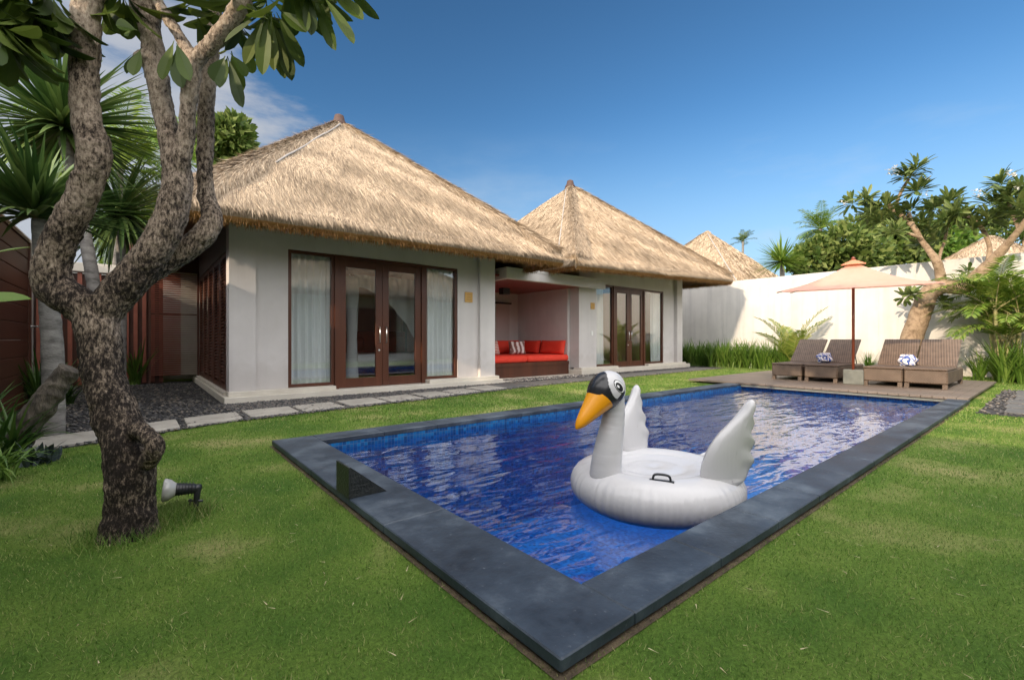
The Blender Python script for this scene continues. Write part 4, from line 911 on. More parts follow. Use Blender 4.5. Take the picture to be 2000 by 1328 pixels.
UP = FW * 9.45 + RT * 7.11
UB = thing('parasol', (UP.x, UP.y, .0855), 'pale salmon square parasol with an orange cap on a timber pole', 'parasol')
dr = UP.normalized(); ang = math.atan2(dr.y, dr.x); UB.rotation_euler = (0, 0, ang)
m = MB(); m.tube([(0, 0, .0), (0, 0, 2.56)], .026, 14); m.build('pole', M['pole'], UB, True)
m = MB(); hw = 1.27; zr, za = 1.93, 2.48
def cano(s, t):
    x = s * 2 - 1; y = t * 2 - 1; r = max(abs(x), abs(y)); sag = -.10 * math.sin(r * pi) * .9
    dia = 1 - min(abs(x), abs(y)) / r if r > 0 else 0
    z = za + (zr - za) * r + sag - .05 * dia * r * (1 - r) * 2 
    return (x * hw * (1 - .015 * dia * r), y * hw * (1 - .015 * dia * r), z)
tl = Matrix.Translation((0, 0, za + .06)) @ Matrix.Rotation(math.radians(-4.6), 4, 'Y') @ Matrix.Translation((0, 0, -za))
m.grid(cano, 40, 40); m.xf(tl); m.build('canopy', M['canvas'], UB, True)
m = MB(); m.grid(lambda s, t: ((s * 2 - 1) * .21, (t * 2 - 1) * .21, za + .055 - .11 * max(abs(s * 2 - 1), abs(t * 2 - 1))), 14, 14); m.xf(tl); m.build('cap', M['canvas_cap'], UB, True)
m = MB(); m.lathe([(.035, 0), (.035, .05), (.012, .07)], (0, 0, za + .095), 12); m.build('finial', M['pole'], UB, True)
for sx_, sy_ in ((-1, -1), (-1, 1), (1, 1), (1, -1)):
    m = MB(); m.tube([(0, 0, za - .03), (sx_ * hw * .5, sy_ * hw * .5, (za + zr) / 2 - .13), (sx_ * hw * .98, sy_ * hw * .98, zr - .02)], .010, 6); m.xf(tl); m.build('rib', M['cord'], UB)
m = MB(); m.box(-.17, .17, -.17, .17, .0, .30, bev=.012); m.build('base_block', M['concrete'], UB)
# the block sits a little in front of the pole
UB.children[-1].location = (0, 0, .0005)

# ------------------------------------------------------------------ plants: generators
def leaf_obovate(mb, base, d, up, ln, wd, curl=.15, mi=0):
    d = d.normalized(); sd = d.cross(up)
    if sd.length < 1e-3: sd = d.cross(Vector((1, 0, 0)))
    sd.normalize(); n = sd.cross(d).normalized()
    prof = [(0, .05), (.10, .09), (.3, .52), (.52, .88), (.7, 1.0), (.85, .86), (.95, .48), (1, .06)]
    vs = []
    for t, k in prof:
        c = base + d * (ln * t) - n * (curl * ln * t * t); e = wd * k * .5
        vs += [c - sd * e + n * (e * .32), c, c + sd * e + n * (e * .32)]
    fs = []
    for i in range(len(prof) - 1):
        a = i * 3; fs += [(a, a + 1, a + 4, a + 3), (a + 1, a + 2, a + 5, a + 4)]
    mb.add(vs, fs, mi)
def blade(mb, base, az, el, ln, wd, droop, seg=5, mi=0, fold=.25):
    p = Vector(base); pts = []; e = el
    for i in range(seg + 1):
        pts.append((p.copy(), e)); d = Vector((math.cos(az) * math.cos(e), math.sin(az) * math.cos(e), math.sin(e))); p = p + d * (ln / seg); e -= droop / seg
    sd = Vector((-math.sin(az), math.cos(az), 0)); vs = []
    for i, (q, e) in enumerate(pts):
        t = i / seg; k = wd * .5 * (min(1, .55 + t * 1.6)) * (1 - t ** 2.2) + .0008
        n = Vector((-math.cos(az) * math.sin(e), -math.sin(az) * math.sin(e), math.cos(e)))
        vs += [q - sd * k + n * k * fold, q, q + sd * k + n * k * fold]
    fs = []
    for i in range(seg): a = i * 3; fs += [(a, a + 1, a + 4, a + 3), (a + 1, a + 2, a + 5, a + 4)]
    mb.add(vs, fs, mi)
def strap_clump(mb, c, n, h, wd, spread=.3, mi=0):
    c = Vector(c)
    for _ in range(n):
        az = random.uniform(0, 2 * pi); b_ = c + Vector((random.gauss(0, .04), random.gauss(0, .04), 0))
        blade(mb, b_, az, random.uniform(1.0, 1.5), h * random.uniform(.6, 1.15), wd * random.uniform(.7, 1.2), random.uniform(.2, 1.5) * spread * 3, 5, mi)
def sword_head(mb, c, n, ln, wd, elmin=-.5, elmax=1.5, droop=.35, mi=0):
    for _ in range(n):
        e = math.asin(random.uniform(math.sin(elmin), math.sin(elmax)))
        blade(mb, c, random.uniform(0, 2 * pi), e, ln * random.uniform(.75, 1.1), wd * random.uniform(.7, 1.2), droop * random.uniform(.2, 1.4), 4, mi, .3)
def frond(mb, base, az, el, ln, droop, nl, ll, lw, mi=0, ms=1, vee=.35, r0=.012, hang=.3):
    p = Vector(base); e = el; N = 14; pts = []
    for i in range(N + 1):
        pts.append((p.copy(), e)); d = Vector((math.cos(az) * math.cos(e), math.sin(az) * math.cos(e), math.sin(e))); p = p + d * (ln / N); e -= droop / N * (.4 + 1.2 * i / N)
    mb.tube([q for q, _ in pts], [r0 * (1 - .85 * i / N) for i in range(N + 1)], 5, ms)
    sd = Vector((-math.sin(az), math.cos(az), 0))
    for k in range(nl):
        t = .16 + .84 * (k + .5) / nl; f = t * N; i = min(int(f), N - 1); fr_ = f - i
        q = pts[i][0].lerp(pts[i + 1][0], fr_); e = pts[i][1]; d = Vector((math.cos(az) * math.cos(e), math.sin(az) * math.cos(e), math.sin(e))); n = Vector((-math.cos(az) * math.sin(e), -math.sin(az) * math.sin(e), math.cos(e)))
        L_ = ll * (math.sin(pi * min(1, .18 + t * .78)) ** .7) * random.uniform(.85, 1.1)
        for s in (-1, 1):
            dd = (d * (.55 + .5 * t) + sd * s + n * (vee + random.gauss(0, .08))).normalized(); tip = q + dd * L_ + Vector((0, 0, -hang * L_ * random.uniform(.6, 1.3)))
            mid = q + dd * (L_ * .5) + Vector((0, 0, -.06 * L_)); wv = dd.cross(n).normalized() * (lw * .5) 
            mb.add([q - wv * .3, q + wv * .3, mid + wv, tip, mid - wv], [(0, 1, 2, 4), (4, 2, 3)], mi)
def crown_leaves(mb, blobs, n, size, mi=0, seed=0):
    R = random.Random(seed)
    tot = sum(r[1] ** 2 for r in blobs)
    for c, r in [(Vector(b_[0]), b_[1]) for b_ in blobs]:
        for _ in range(int(n * r * r / tot)):
            v = Vector((R.gauss(0, 1), R.gauss(0, 1), R.gauss(0, 1))).normalized() * r * (R.uniform(.45, 1.06) ** .6); v.z *= .8
            p = c + v; d = (v.normalized() + Vector((R.gauss(0, .7), R.gauss(0, .7), R.gauss(-.1, .7)))).normalized()
            s = d.cross(Vector((R.gauss(0, 1), R.gauss(0, 1), R.gauss(0, 1)))).normalized(); l_ = size * R.uniform(.6, 1.3); w_ = l_ * .26
            mb.add([p, p + d * l_ * .5 + s * w_, p + d * l_, p + d * l_ * .5 - s * w_], [(0, 1, 2, 3)], mi)
def limb_mesh(mb, pts, n=14, wob=.06, step=.03, sd=0, mi=0):
    D_ = catmull(pts, step); P = [Vector(d[:3]) for d in D_]; Rr = [float(d[3]) for d in D_]
    o = len(mb.v); mb.tube(P, Rr, n, mi)
    for i in range(len(P)):
        for k in range(n):
            q = Vector(mb.v[o + i * n + k]); r = Rr[i]
            nn = noise.noise(q * (0.8 / max(r, .02)) + Vector((sd, 0, 0))) * wob * 1.3 + noise.noise(q * 28 + Vector((sd, 3, 0))) * wob * .5
            mb.v[o + i * n + k] = tuple(P[i] + (q - P[i]) * (1 + nn))
def leaf_rosette(mb, c, axis, n, ln, wd, spread=(0.5, 1.5), mi=0, curl=.2):
    axis = Vector(axis).normalized(); a0 = axis.cross(Vector((0, 0, 1)))
    if a0.length < .05: a0 = Vector((1, 0, 0))
    a0.normalize(); a1 = axis.cross(a0)
    for k in range(n):
        an = k * 2.39996 + random.uniform(-.2, .2); th = random.uniform(*spread); side = a0 * math.cos(an) + a1 * math.sin(an)
        d = axis * math.cos(th) + side * math.sin(th); leaf_obovate(mb, Vector(c) + d * .02 + axis * random.uniform(-.05, .02), d, axis * .8 + Vector((0, 0, .3)), ln * random.uniform(.7, 1.1), wd * random.uniform(.8, 1.1), curl * random.uniform(.3, 1.6), mi)

# ------------------------------------------------------------------ foreground frangipani
random.seed(21)
def wp(lst, pxr=True):  # (px,py,depth,radius px) -> world + radius m
    out = []
    for (x, y, d, r) in lst:
        p = at(x, y, d); k = math.cos(math.atan((x - 1000) / FPX)) if pxr else 1.0; out.append((p.x, p.y, p.z, r * d / FPX * k * (1.04 if d < 3 else 1)))
    return out
FT = thing('frangipani_tree', tuple(gnd(255, 1045)), 'gnarled multi-branched frangipani tree on the lawn in front', 'tree')
m = MB()
limb_mesh(m, wp([(250, 1080, 2.33, 76), (252, 1045, 2.33, 60), (254, 980, 2.33, 50), (256, 925, 2.33, 51), (247, 870, 2.34, 48), (226, 810, 2.36, 46), (207, 750, 2.37, 44), (198, 690, 2.38, 43), (190, 635, 2.39, 46), (178, 590, 2.4, 48)]), 28, .07, .02, 1)
limb_mesh(m, wp([(285, 905, 2.28, 20), (300, 885, 2.26, 21), (303, 868, 2.25, 19), (285, 848, 2.27, 18), (262, 838, 2.3, 20)]), 18, .08, .015, 12)      # knot
limb_mesh(m, wp([(185, 620, 2.4, 40), (150, 590, 2.38, 44), (112, 565, 2.36, 45), (100, 525, 2.34, 40), (120, 465, 2.33, 37), (150, 405, 2.32, 35), (176, 345, 2.31, 34), (186, 296, 2.3, 35), (172, 245, 2.3, 31), (165, 190, 2.3, 30), (166, 120, 2.3, 31), (168, 50, 2.3, 30), (172, -40, 2.3, 30), (190, -160, 2.3, 26), (230, -300, 2.3, 20)]), 26, .05, .02, 2)
limb_mesh(m, wp([(190, 620, 2.4, 40), (235, 570, 2.42, 40), (285, 510, 2.44, 37), (325, 445, 2.46, 34), (343, 385, 2.48, 31), (346, 335, 2.5, 29), (336, 290, 2.5, 25), (324, 235, 2.5, 22), (312, 180, 2.5, 22), (302, 125, 2.5, 25), (296, 70, 2.5, 21), (292, 10, 2.5, 22), (290, -80, 2.5, 20), (270, -200, 2.5, 16)]), 24, .055, .02, 3)
limb_mesh(m, wp([(350, 330, 2.48, 22), (362, 270, 2.46, 18), (368, 210, 2.45, 17), (375, 150, 2.44, 17), (384, 118, 2.43, 18), (410, 90, 2.42, 17), (440, 55, 2.4, 17), (470, 10, 2.38, 17), (495, -40, 2.36, 14), (540, -160, 2.34, 12), (620, -420, 2.4, 11), (720, -800, 2.5, 9), (760, -960, 2.5, 6)]), 18, .045, .018, 4)  # limb drawn on upward, out of view, to carry the added shading leaves
limb_mesh(m, wp([(380, 122, 2.44, 17), (358, 85, 2.45, 13), (330, 40, 2.46, 13), (305, 0, 2.47, 12), (280, -60, 2.5, 10)]), 14, .04, .018, 5)
limb_mesh(m, wp([(262, 545, 2.46, 36), (310, 520, 2.55, 26), (360, 490, 2.6, 25), (400, 455, 2.63, 25), (415, 425, 2.65, 21), (405, 390, 2.67, 18), (400, 345, 2.68, 16), (401, 290, 2.7, 17), (402, 230, 2.7, 17), (405, 170, 2.7, 17), (412, 110, 2.7, 16), (418, 50, 2.7, 14), (430, -30, 2.7, 12), (470, -120, 2.7, 9)]), 18, .05, .018, 6)
limb_mesh(m, wp([(298, 95, 2.5, 12), (278, 55, 2.48, 10), (262, 15, 2.46, 9), (245, -40, 2.44, 8)]), 12, .04, .018, 7)
limb_mesh(m, wp([(178, 10, 2.3, 14), (205, -20, 2.32, 12), (250, -70, 2.35, 9)]), 12, .04, .018, 8)
limb_mesh(m, wp([(300, 118, 2.48, 20), (275, 112, 2.45, 16), (268, 118, 2.44, 11)]), 14, .08, .015, 9)
tr = m.build('trunk', M['bark'], FT, True)
rm = tr.modifiers.new('merge', 'REMESH'); rm.mode = 'VOXEL'; rm.voxel_size = .0075; rm.use_smooth_shade = True
sm = tr.modifiers.new('soften', 'SMOOTH'); sm.factor = .5; sm.iterations = 3
for nm, sz, stg in (('bark_lumps', .09, .018), ('bark_plates', .022, .011)):
    tx = bpy.data.textures.new(nm, 'CLOUDS'); tx.noise_scale = sz; tx.noise_depth = 3
    dm = tr.modifiers.new(nm, 'DISPLACE'); dm.texture = tx; dm.strength = stg; dm.mid_level = .5; dm.texture_coords = 'LOCAL'
m = MB()
def hang(px, py, d, n, ln, wd, ax=(0, 0, -1), sp=(.25, 1.2)): leaf_rosette(m, at(px, py, d), ax, n, ln, wd, sp, 0, .25)
def leaf_px(a, b_, d, wd, dd=0.0):
    p = at(a[0], a[1], d); q = at(b_[0], b_[1], d + dd); v = q - p
    leaf_obovate(m, p, v, (-FW + Vector((random.uniform(-.5, .5), random.uniform(-.5, .5), .4))), v.length, wd, random.uniform(-.05, .12))
# the big rosette at the right end
for a, b_ in (((527, 28), (508, 142)), ((520, 30), (478, 125)), ((530, 30), (538, 140)), ((535, 28), (570, 158)), ((540, 25), (592, 128)), ((545, 20), (598, 62)), ((515, 25), (440, 85)), ((530, 30), (555, 150)), ((520, 25), (495, 110)),
              ((610, -20), (655, 98)), ((630, -10), (692, 84)), ((640, -20), (708, 34)), ((600, -20), (608, 66)), ((575, -30), (600, 60)), ((560, -20), (566, 60)), ((620, -30), (640, 60)),
              ((445, 110), (428, 170)), ((445, 112), (476, 212)), ((450, 105), (482, 150)), ((440, 110), (418, 160)), ((452, 100), (470, 180)), ((430, 120), (445, 150)),
              ((345, 90), (350, 165)), ((340, 80), (318, 158)), ((345, 85), (366, 150)), ((272, 100), (248, 145)), ((275, 95), (262, 150)), ((268, 60), (222, 25)), ((268, 60), (226, 48)), ((260, 55), (250, 72)),
              ((215, 30), (200, 60)), ((210, 20), (236, 66)), ((205, 10), (215, 60))):
    leaf_px(a, b_, 2.35 + random.uniform(-.1, .15), .066 + random.uniform(0, .018), random.uniform(-.08, .08))
for (x, y, d) in ((480, 10, 2.4), (430, 20, 2.6), (560, -30, 2.3), (380, 10, 2.5), (520, -10, 2.6), (470, 60, 2.7), (590, -50, 2.4), (650, -60, 2.35)):
    hang(x, y, d, 9, .27, .08, (0.1, 0, -.6), (.5, 1.6))
# left edge foliage
for (x, y, d) in ((30, 30, 2.1), (70, 10, 2.15), (100, -10, 2.2), (10, 70, 2.0), (40, -40, 2.1), (110, 20, 2.5), (-20, 20, 2.0), (240, -10, 2.4)):
    hang(x, y, d, 10, .26, .085, (0, 0, -1), (.15, 1.15))
for a, b_ in (((70, 30), (75, 115)), ((40, 40), (28, 140)), ((100, 40), (120, 120)), ((20, 50), (-5, 130)), ((60, 40), (50, 150)), ((85, 30), (100, 100)), ((10, 30), (20, 110)), ((110, 20), (135, 70))):
    leaf_px(a, b_, 2.15, .085)
# crown above the frame
for k in range(42):
    x = random.uniform(-350, 700); y = random.uniform(-420, -90); hang(x, y, random.uniform(2.0, 3.1), 9, .27, .085, (random.uniform(-.4, .4), random.uniform(-.4, .4), .5), (.6, 1.7))
for k in range(110):
    hang(random.uniform(420, 1060), random.uniform(-1000, -560), random.uniform(2.2, 2.9), 9, .28, .09, (random.uniform(-.4, .4), random.uniform(-.4, .4), .5), (.6, 1.7))  # higher unseen leaves added to throw shade on the left loungers
for k in range(95):
    leaf_rosette(m, (random.uniform(.5, 1.5), random.uniform(1.35, 2.75), random.uniform(4.75, 5.75)), (random.uniform(-.4, .4), random.uniform(-.4, .4), .6), 9, .29, .095, (.5, 1.7), 0, .25)  # more added leaves out of view, placed to block sun from those loungers
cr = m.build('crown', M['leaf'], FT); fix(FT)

# garden spotlight behind the tree foot
sp0 = gnd(381, 1008); SL = thing('garden_spotlight', tuple(sp0), 'black spike spotlight with silver lamp aimed at the tree trunk', 'spotlight')
hd = at(322, 957, 2.52); jt = at(386, 953, 2.6); ax = (hd - jt).normalized()
def along(t): return jt + (hd - jt) * t
m = MB(); m.tube([along(.02), along(.1), along(.62), along(.66)], [.018, .028, .034, .036], 16); 
for k in range(5): m.tube([along(.15 + k * .1), along(.17 + k * .1)], [.038, .038], 16)
o = m.build('housing', M['black'], SL, True)
m = MB(); m.tube([along(.655), along(.72), along(.85), along(1.02), along(1.06)], [.034, .040, .056, .064, .058], 20); m.build('reflector_lamp', M['lamp_glass'], SL, True)
m = MB(); m.tube([tuple(jt + Vector((0, 0, .02))), tuple(jt), (sp0.x, sp0.y, .0)], [.016, .018, .012], 10); m.build('spike', M['black'], SL, True)
m = MB(); q = jt.lerp(sp0, .45); rgt = RT
m.tube([tuple(q - rgt * .045), tuple(q + rgt * .035)], .007, 8); m.tube([tuple(q - rgt * .035 + Vector((0, 0, .01))), tuple(q - rgt * .035 - Vector((0, 0, .045)))], .006, 8); m.build('bracket', M['black'], SL, True); m = MB(); m.tube([tuple(jt - rgt * .02), tuple(jt + rgt * .012)], .022, 12); m.build('pivot', M['black'], SL, True)
fix(SL)

# cut log leaning at the left
lgp = wp([(5, 905, 3.75, 34), (30, 872, 3.78, 33), (62, 822, 3.82, 31), (95, 775, 3.86, 29), (120, 742, 3.9, 27), (137, 720, 3.92, 26)])
m = MB(); limb_mesh(m, lgp, 40, .16, .012, 31); lo_ = m.build('cut_log', M['log'], smooth=True); tag(lo_, 'grey sawn-off trunk stump leaning to the right among plants', 'log')

# spiky palms at the left (trunk + heads)
random.seed(33)
def yucca(name, trunk, heads, label, group=None, lm='yucca'):
    b0 = trunk[0]; T = thing(name, tuple(b0[:2]) + (0,), label, 'tree', group); m = MB(); limb_mesh(m, trunk, 16, .05, .05, 41)
    m.build('trunk', M['bark_grey'], T, True); m = MB()
    for (c, n, ln, wd, e0, e1, dr_) in heads: sword_head(m, c, n, ln, wd, e0, e1, dr_)
    m.build('crown', M[lm], T); fix(T); return T
d = 4.7; t0 = at(104, 830, d)
yucca('dracaena_tree', [(t0.x, t0.y, 0, .095), tuple(at(104, 720, d)) + (.09,), tuple(at(100, 640, d)) + (.085,), tuple(at(92, 560, d)) + (.075,), tuple(at(82, 490, d)) + (.07,), tuple(at(76, 430, d)) + (.055,)],
      [(at(70, 425, d), 230, .98, .066, .0, 1.5, .5)], 'spiky dracaena with a thick grey trunk behind the frangipani')
d = 6.6; t0 = at(140, 800, d)
yucca('dracaena_tree', [(at(195, 800, d).x, at(195, 800, d).y, 0, .09), tuple(at(188, 600, d)) + (.08,), tuple(at(160, 430, d)) + (.075,), tuple(at(125, 270, d)) + (.07,)],
      [(at(122, 248, d), 330, 1.42, .08, -.8, 1.5, .4)], 'tall dracaena with the highest spiky head at the left')
d = 7.4; t0 = at(235, 780, d)
yucca('dracaena_tree', [(t0.x, t0.y, 0, .07), tuple(at(238, 600, d)) + (.065,), tuple(at(236, 440, d)) + (.06,)],
      [(at(236, 420, d), 240, 1.2, .065, -.9, 1.4, .6)], 'smaller dracaena whose drooping leaves reach the slat fence')
# pale palm behind
random.seed(35)
def palm_tree(name, base, top, rb, nf, ln, label, leafm, stemm, ll=.5, droop=1.2, e0=.2, e1=1.3, nl=26):
    T = thing(name, (base[0], base[1], 0), label, 'palm tree'); m = MB(); limb_mesh(m, [(base[0], base[1], -.05, rb), tuple(Vector(base).lerp(Vector(top), .5)) + (rb * .85,), tuple(top) + (rb * .7,)], 12, .04, .12, 4)
    m.build('trunk', stemm, T, True); m = MB()
    for k in range(nf): frond(m, top, k * 2.39996 + random.uniform(-.3, .3), random.uniform(e0, e1), ln * random.uniform(.8, 1.1), droop * random.uniform(.7, 1.2), nl, ll, .035, 0, 0, .3, .02, .35)
    m.build('crown', leafm, T); fix(T); return T
pb_ = at(215, 640, 10.5); palm_tree('palm_tree', (pb_.x, pb_.y, 0), at(235, 330, 10.5), .09, 34, 2.2, 'bright feathery palm seen behind the spiky dracaenas', M['palm'], M['bark_grey'], .6, 1.7, -.2, 1.3, 40)

pb_ = at(275, 640, 11.5); palm_tree('palm_tree', (pb_.x, pb_.y, 0), at(268, 452, 11.5), .07, 30, 1.7, 'low bright palm showing between trunk and slat fence', M['palm'], M['bark_grey'], .5, 1.6, -.1, 1.4, 34)
# strap-leaved plants at the left
random.seed(37)
def clump_thing(name, pos, n, h, wd, mt, label, group=None, spread=.3, cat='plant'):
    m = MB(); strap_clump(m, (0, 0, 0), n, h, wd, spread); o = m.build(name, mt); o.location = pos; return tag(o, label, cat, group)
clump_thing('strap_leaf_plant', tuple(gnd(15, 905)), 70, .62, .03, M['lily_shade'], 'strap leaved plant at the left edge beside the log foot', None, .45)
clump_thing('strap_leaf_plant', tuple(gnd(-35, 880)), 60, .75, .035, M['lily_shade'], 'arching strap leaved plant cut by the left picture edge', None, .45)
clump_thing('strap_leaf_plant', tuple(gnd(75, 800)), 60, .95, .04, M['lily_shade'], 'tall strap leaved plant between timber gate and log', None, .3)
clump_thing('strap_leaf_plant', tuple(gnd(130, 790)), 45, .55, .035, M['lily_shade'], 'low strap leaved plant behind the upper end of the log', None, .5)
clump_thing('strap_leaf_plant', tuple(gnd(262, 752)), 55, 1.0, .05, M['lily'], 'upright strap leaved plant in front of the timber slats', None, .12)
c1 = clump_thing('strap_leaf_plant', tuple(gnd(-10, 940)), 55, .42, .02, M['lily'], 'small grassy plant at the left edge of the lawn', None, .6)
m = MB(); p = at(-120, 600, 2.0); q = at(62, 582, 2.25); leaf_obovate(m, p, q - p, Vector((0, 0, 1)) - FW * .8, (q - p).length, .15, .02)
p = at(-60, 505, 2.4); q = at(58, 478, 2.6); leaf_obovate(m, p, q - p, Vector((0, 0, 1)) - FW * .3, (q - p).length, .045, .06)
p2 = at(-150, 560, 2.0); m.tube([(p2.x - .1, p2.y, 0), tuple(at(-120, 600, 2.0))], [.015, .008], 6)
bl = m.build('broad_leaf_plant', M['lily'], origin=(p2.x - .1, p2.y, 0)); tag(bl, 'broad leaf plant poking in from the left edge', 'plant')
# agave-like grey plant by the log
clump_thing('agave_plant', tuple(gnd(82, 905)), 26, .2, .06, mat('blue_grey_leaf', [(.03, .045, .05), (.07, .09, .095)], .5, 3, island=True), 'small blue grey rosette plant at the log foot', None, .3)

# ------------------------------------------------------------------ plants along the white wall
random.seed(41)
protos = []
for k in range(4):
    m = MB(); strap_clump(m, (0, 0, 0), 60, .95, .045, .2); o = m.build('lily_plant', M['lily']); protos.append(o)
G = 'strap leaved lilies along the white wall'
spots = []
for k in range(46):
    v = 5.35 + 4.5 * (k % 23) / 22.0 + random.uniform(-.08, .08); u = 16.95 - .42 * (k // 23) + random.uniform(-.12, .12); spots.append((u, v, 'green strap leaved lily in the row under the white wall', random.uniform(.8, 1.15)))
for k in range(14):
    v = .95 - .33 * (k % 7) + random.uniform(-.08, .08); u = 15.9 - .5 * (k // 7) + random.uniform(-.1, .1); spots.append((u, v, 'green lily right of the loungers, under the areca palm', random.uniform(.9, 1.2)))
for k in range(6): spots.append((15.9 + random.uniform(-.2, .2), 1.3 + .75 * k, 'green lily showing between the loungers and the wall', random.uniform(.7, .9)))
for i, (u, v, lb, s) in enumerate(spots):
    o = protos[i] if i < 4 else protos[i % 4].copy()
    if i >= 4: COL.objects.link(o)
    o.location = (u, v, 0); o.scale = (s, s, s); o.rotation_euler = (0, 0, random.uniform(0, 6.28)); tag(o, lb, 'plant', G if 'row' in lb else ('lilies under the areca palm' if 'areca' in lb else 'lilies behind the loungers'))
# small palm by the wall
random.seed(43)
sp_ = at(1548, 690, 14.6); SP = thing('small_palm', (sp_.x, sp_.y, 0), 'small yellowish palm in front of the white wall', 'palm'); m = MB()
for az, el, ln in ((2.2, 1.25, 1.9), (2.6, .95, 1.7), (-.7, 1.2, 1.9), (-1.0, 1.38, 2.1), (.6, 1.2, 1.6), (-2.6, 1.1, 1.5), (1.4, 1.4, 1.7), (-.4, .9, 1.2)):
    frond(m, (sp_.x, sp_.y, .25), az, el, ln, .9, 34, .46, .042, 0, 0, .3, .016, .25)
m.tube([(sp_.x, sp_.y, 0), (sp_.x, sp_.y, .3)], [.06, .05], 8); m.build('fronds', M['palm_yellow'], SP); fix(SP)
# areca palm at the right
ap = at(1965, 740, 11.0); AP = thing('areca_palm', (ap.x, ap.y, 0), 'clumping areca palm with arching fronds at the right edge', 'palm'); m = MB(); mf = MB()
for k in range(9):
    a = k * 2.4; r = random.uniform(.05, .3); bx = ap.x + r * math.cos(a); by = ap.y + r * math.sin(a); tz = random.uniform(.9, 1.9); tx = bx + .25 * r * math.cos(a) * 2; ty = by + .25 * r * math.sin(a) * 2
    limb_mesh(m, [(bx, by, -.02, .055), ((bx + tx) / 2, (by + ty) / 2, tz / 2, .045), (tx, ty, tz, .035)], 10, .03, .08, k)
    for q in range(6): frond(mf, (tx, ty, tz - .05), q * 2.39996 + k, random.uniform(.5, 1.35), random.uniform(1.3, 1.9), random.uniform(1.3, 2.1), 38, .45, .034, 0, 1, .35, .014, .35)
m.build('canes', M['cane'], AP, True); mf.build('fronds', [M['palm'], M['cane']], AP); fix(AP)

# frangipani by the wall
random.seed(47)
d0 = 12.6
FB = thing('frangipani_tree', tuple(at(1775, 690, d0).xy) + (0,), 'leaning frangipani with white flowers against the white wall', 'tree')
m = MB()
def dw(x): return 16.5 / (.6347 + .7727 * (x - 1000) / FPX)
def wq(l): return wp([(x, y, dw(x) + dd, r * .92) for x, y, dd, r in l])
limb_mesh(m, wq([(1760, 720, 0, 30), (1775, 680, 0, 26), (1788, 640, 0, 25), (1802, 600, .05, 24), (1815, 572, .1, 23), (1845, 560, .1, 21), (1880, 562, .1, 20), (1905, 545, .05, 21), (1935, 515, 0, 17), (1965, 480, -.1, 11), (1990, 450, -.2, 9), (2020, 410, -.3, 8)]), 16, .07, .05, 51)
limb_mesh(m, wq([(1838, 560, .1, 14), (1836, 535, .1, 12), (1830, 512, .0, 11), (1815, 490, 0, 8), (1800, 470, 0, 7), (1785, 445, 0, 7), (1765, 425, 0, 6), (1742, 408, 0, 6), (1735, 395, 0, 5)]), 12, .07, .05, 52)
limb_mesh(m, wq([(1785, 445, 0, 6), (1778, 430, 0, 6), (1775, 415, 0, 4)]), 10, .05, .05, 53)
limb_mesh(m, wq([(1932, 512, 0, 9), (1932, 480, .1, 6), (1920, 450, .1, 6), (1900, 430, .1, 5), (1875, 418, .1, 5)]), 10, .06, .05, 54)
limb_mesh(m, wq([(1765, 425, 0, 4), (1752, 400, .1, 4), (1760, 375, .1, 4), (1775, 350, .1, 4)]), 8, .05, .05, 55)
limb_mesh(m, wq([(1800, 470, 0, 5), (1790, 462, -.2, 4), (1772, 455, -.3, 4)]), 8, .05, .05, 56)
limb_mesh(m, wq([(1832, 515, 0, 5), (1838, 490, .2, 4), (1845, 470, .3, 4), (1850, 440, .3, 4)]), 8, .05, .05, 57)
limb_mesh(m, wq([(1990, 450, -.2, 5), (1975, 410, 0, 5), (1960, 375, 0, 4)]), 8, .05, .05, 58)
m.build('trunk', M['bark_light'], FB, True)
m = MB(); mw = MB()
tips = [(1775, 345, 28), (1790, 375, 22), (1790, 330, 14), (1690, 392, 20), (1665, 398, 12), (1730, 405, 18), (1720, 435, 20), (1760, 430, 18), (1700, 420, 14), (1780, 410, 14), (1745, 455, 16), (1800, 435, 14), (1855, 395, 20), (1870, 415, 18), (1825, 410, 16), (1850, 435, 16), (1885, 430, 14),
        (1955, 360, 24), (1970, 385, 22), (1940, 400, 18), (1995, 370, 20), (1985, 405, 18), (1960, 425, 18), (2010, 420, 20), (1930, 430, 14), (1900, 450, 14), (1780, 575, 14), (1840, 590, 10), (1890, 530, 8), (1768, 580, 8), (1815, 450, 14), (1830, 470, 12), (1800, 480, 10)]
for (x, y, n) in tips:
    leaf_rosette(m, at(x, y, dw(x) + random.uniform(-.5, .4)), (random.uniform(-.5, .5), random.uniform(-.5, .5), random.uniform(.2, .9)), int(n * 1.9) + 12, .45 if y < 520 else .28, .088, (.35, 1.75), 0, .2)
for (x, y) in ((1745, 330), (1752, 338), (1738, 335), (1812, 352), (1648, 400), (1972, 338), (1980, 345), (1908, 375), (1985, 366), (1912, 382), (1806, 380)):
    for q in range(9): leaf_obovate(mw, at(x + random.uniform(-6, 6), y + random.uniform(-4, 4), dw(x) - .35), Vector((random.gauss(0, 1), random.gauss(0, 1), random.gauss(.3, .7))), Vector((0, 0, 1)), .085, .05, .1)
m.build('crown', M['leaf_sun'], FB); mw.build('blossoms', M['petal'], FB); fix(FB)

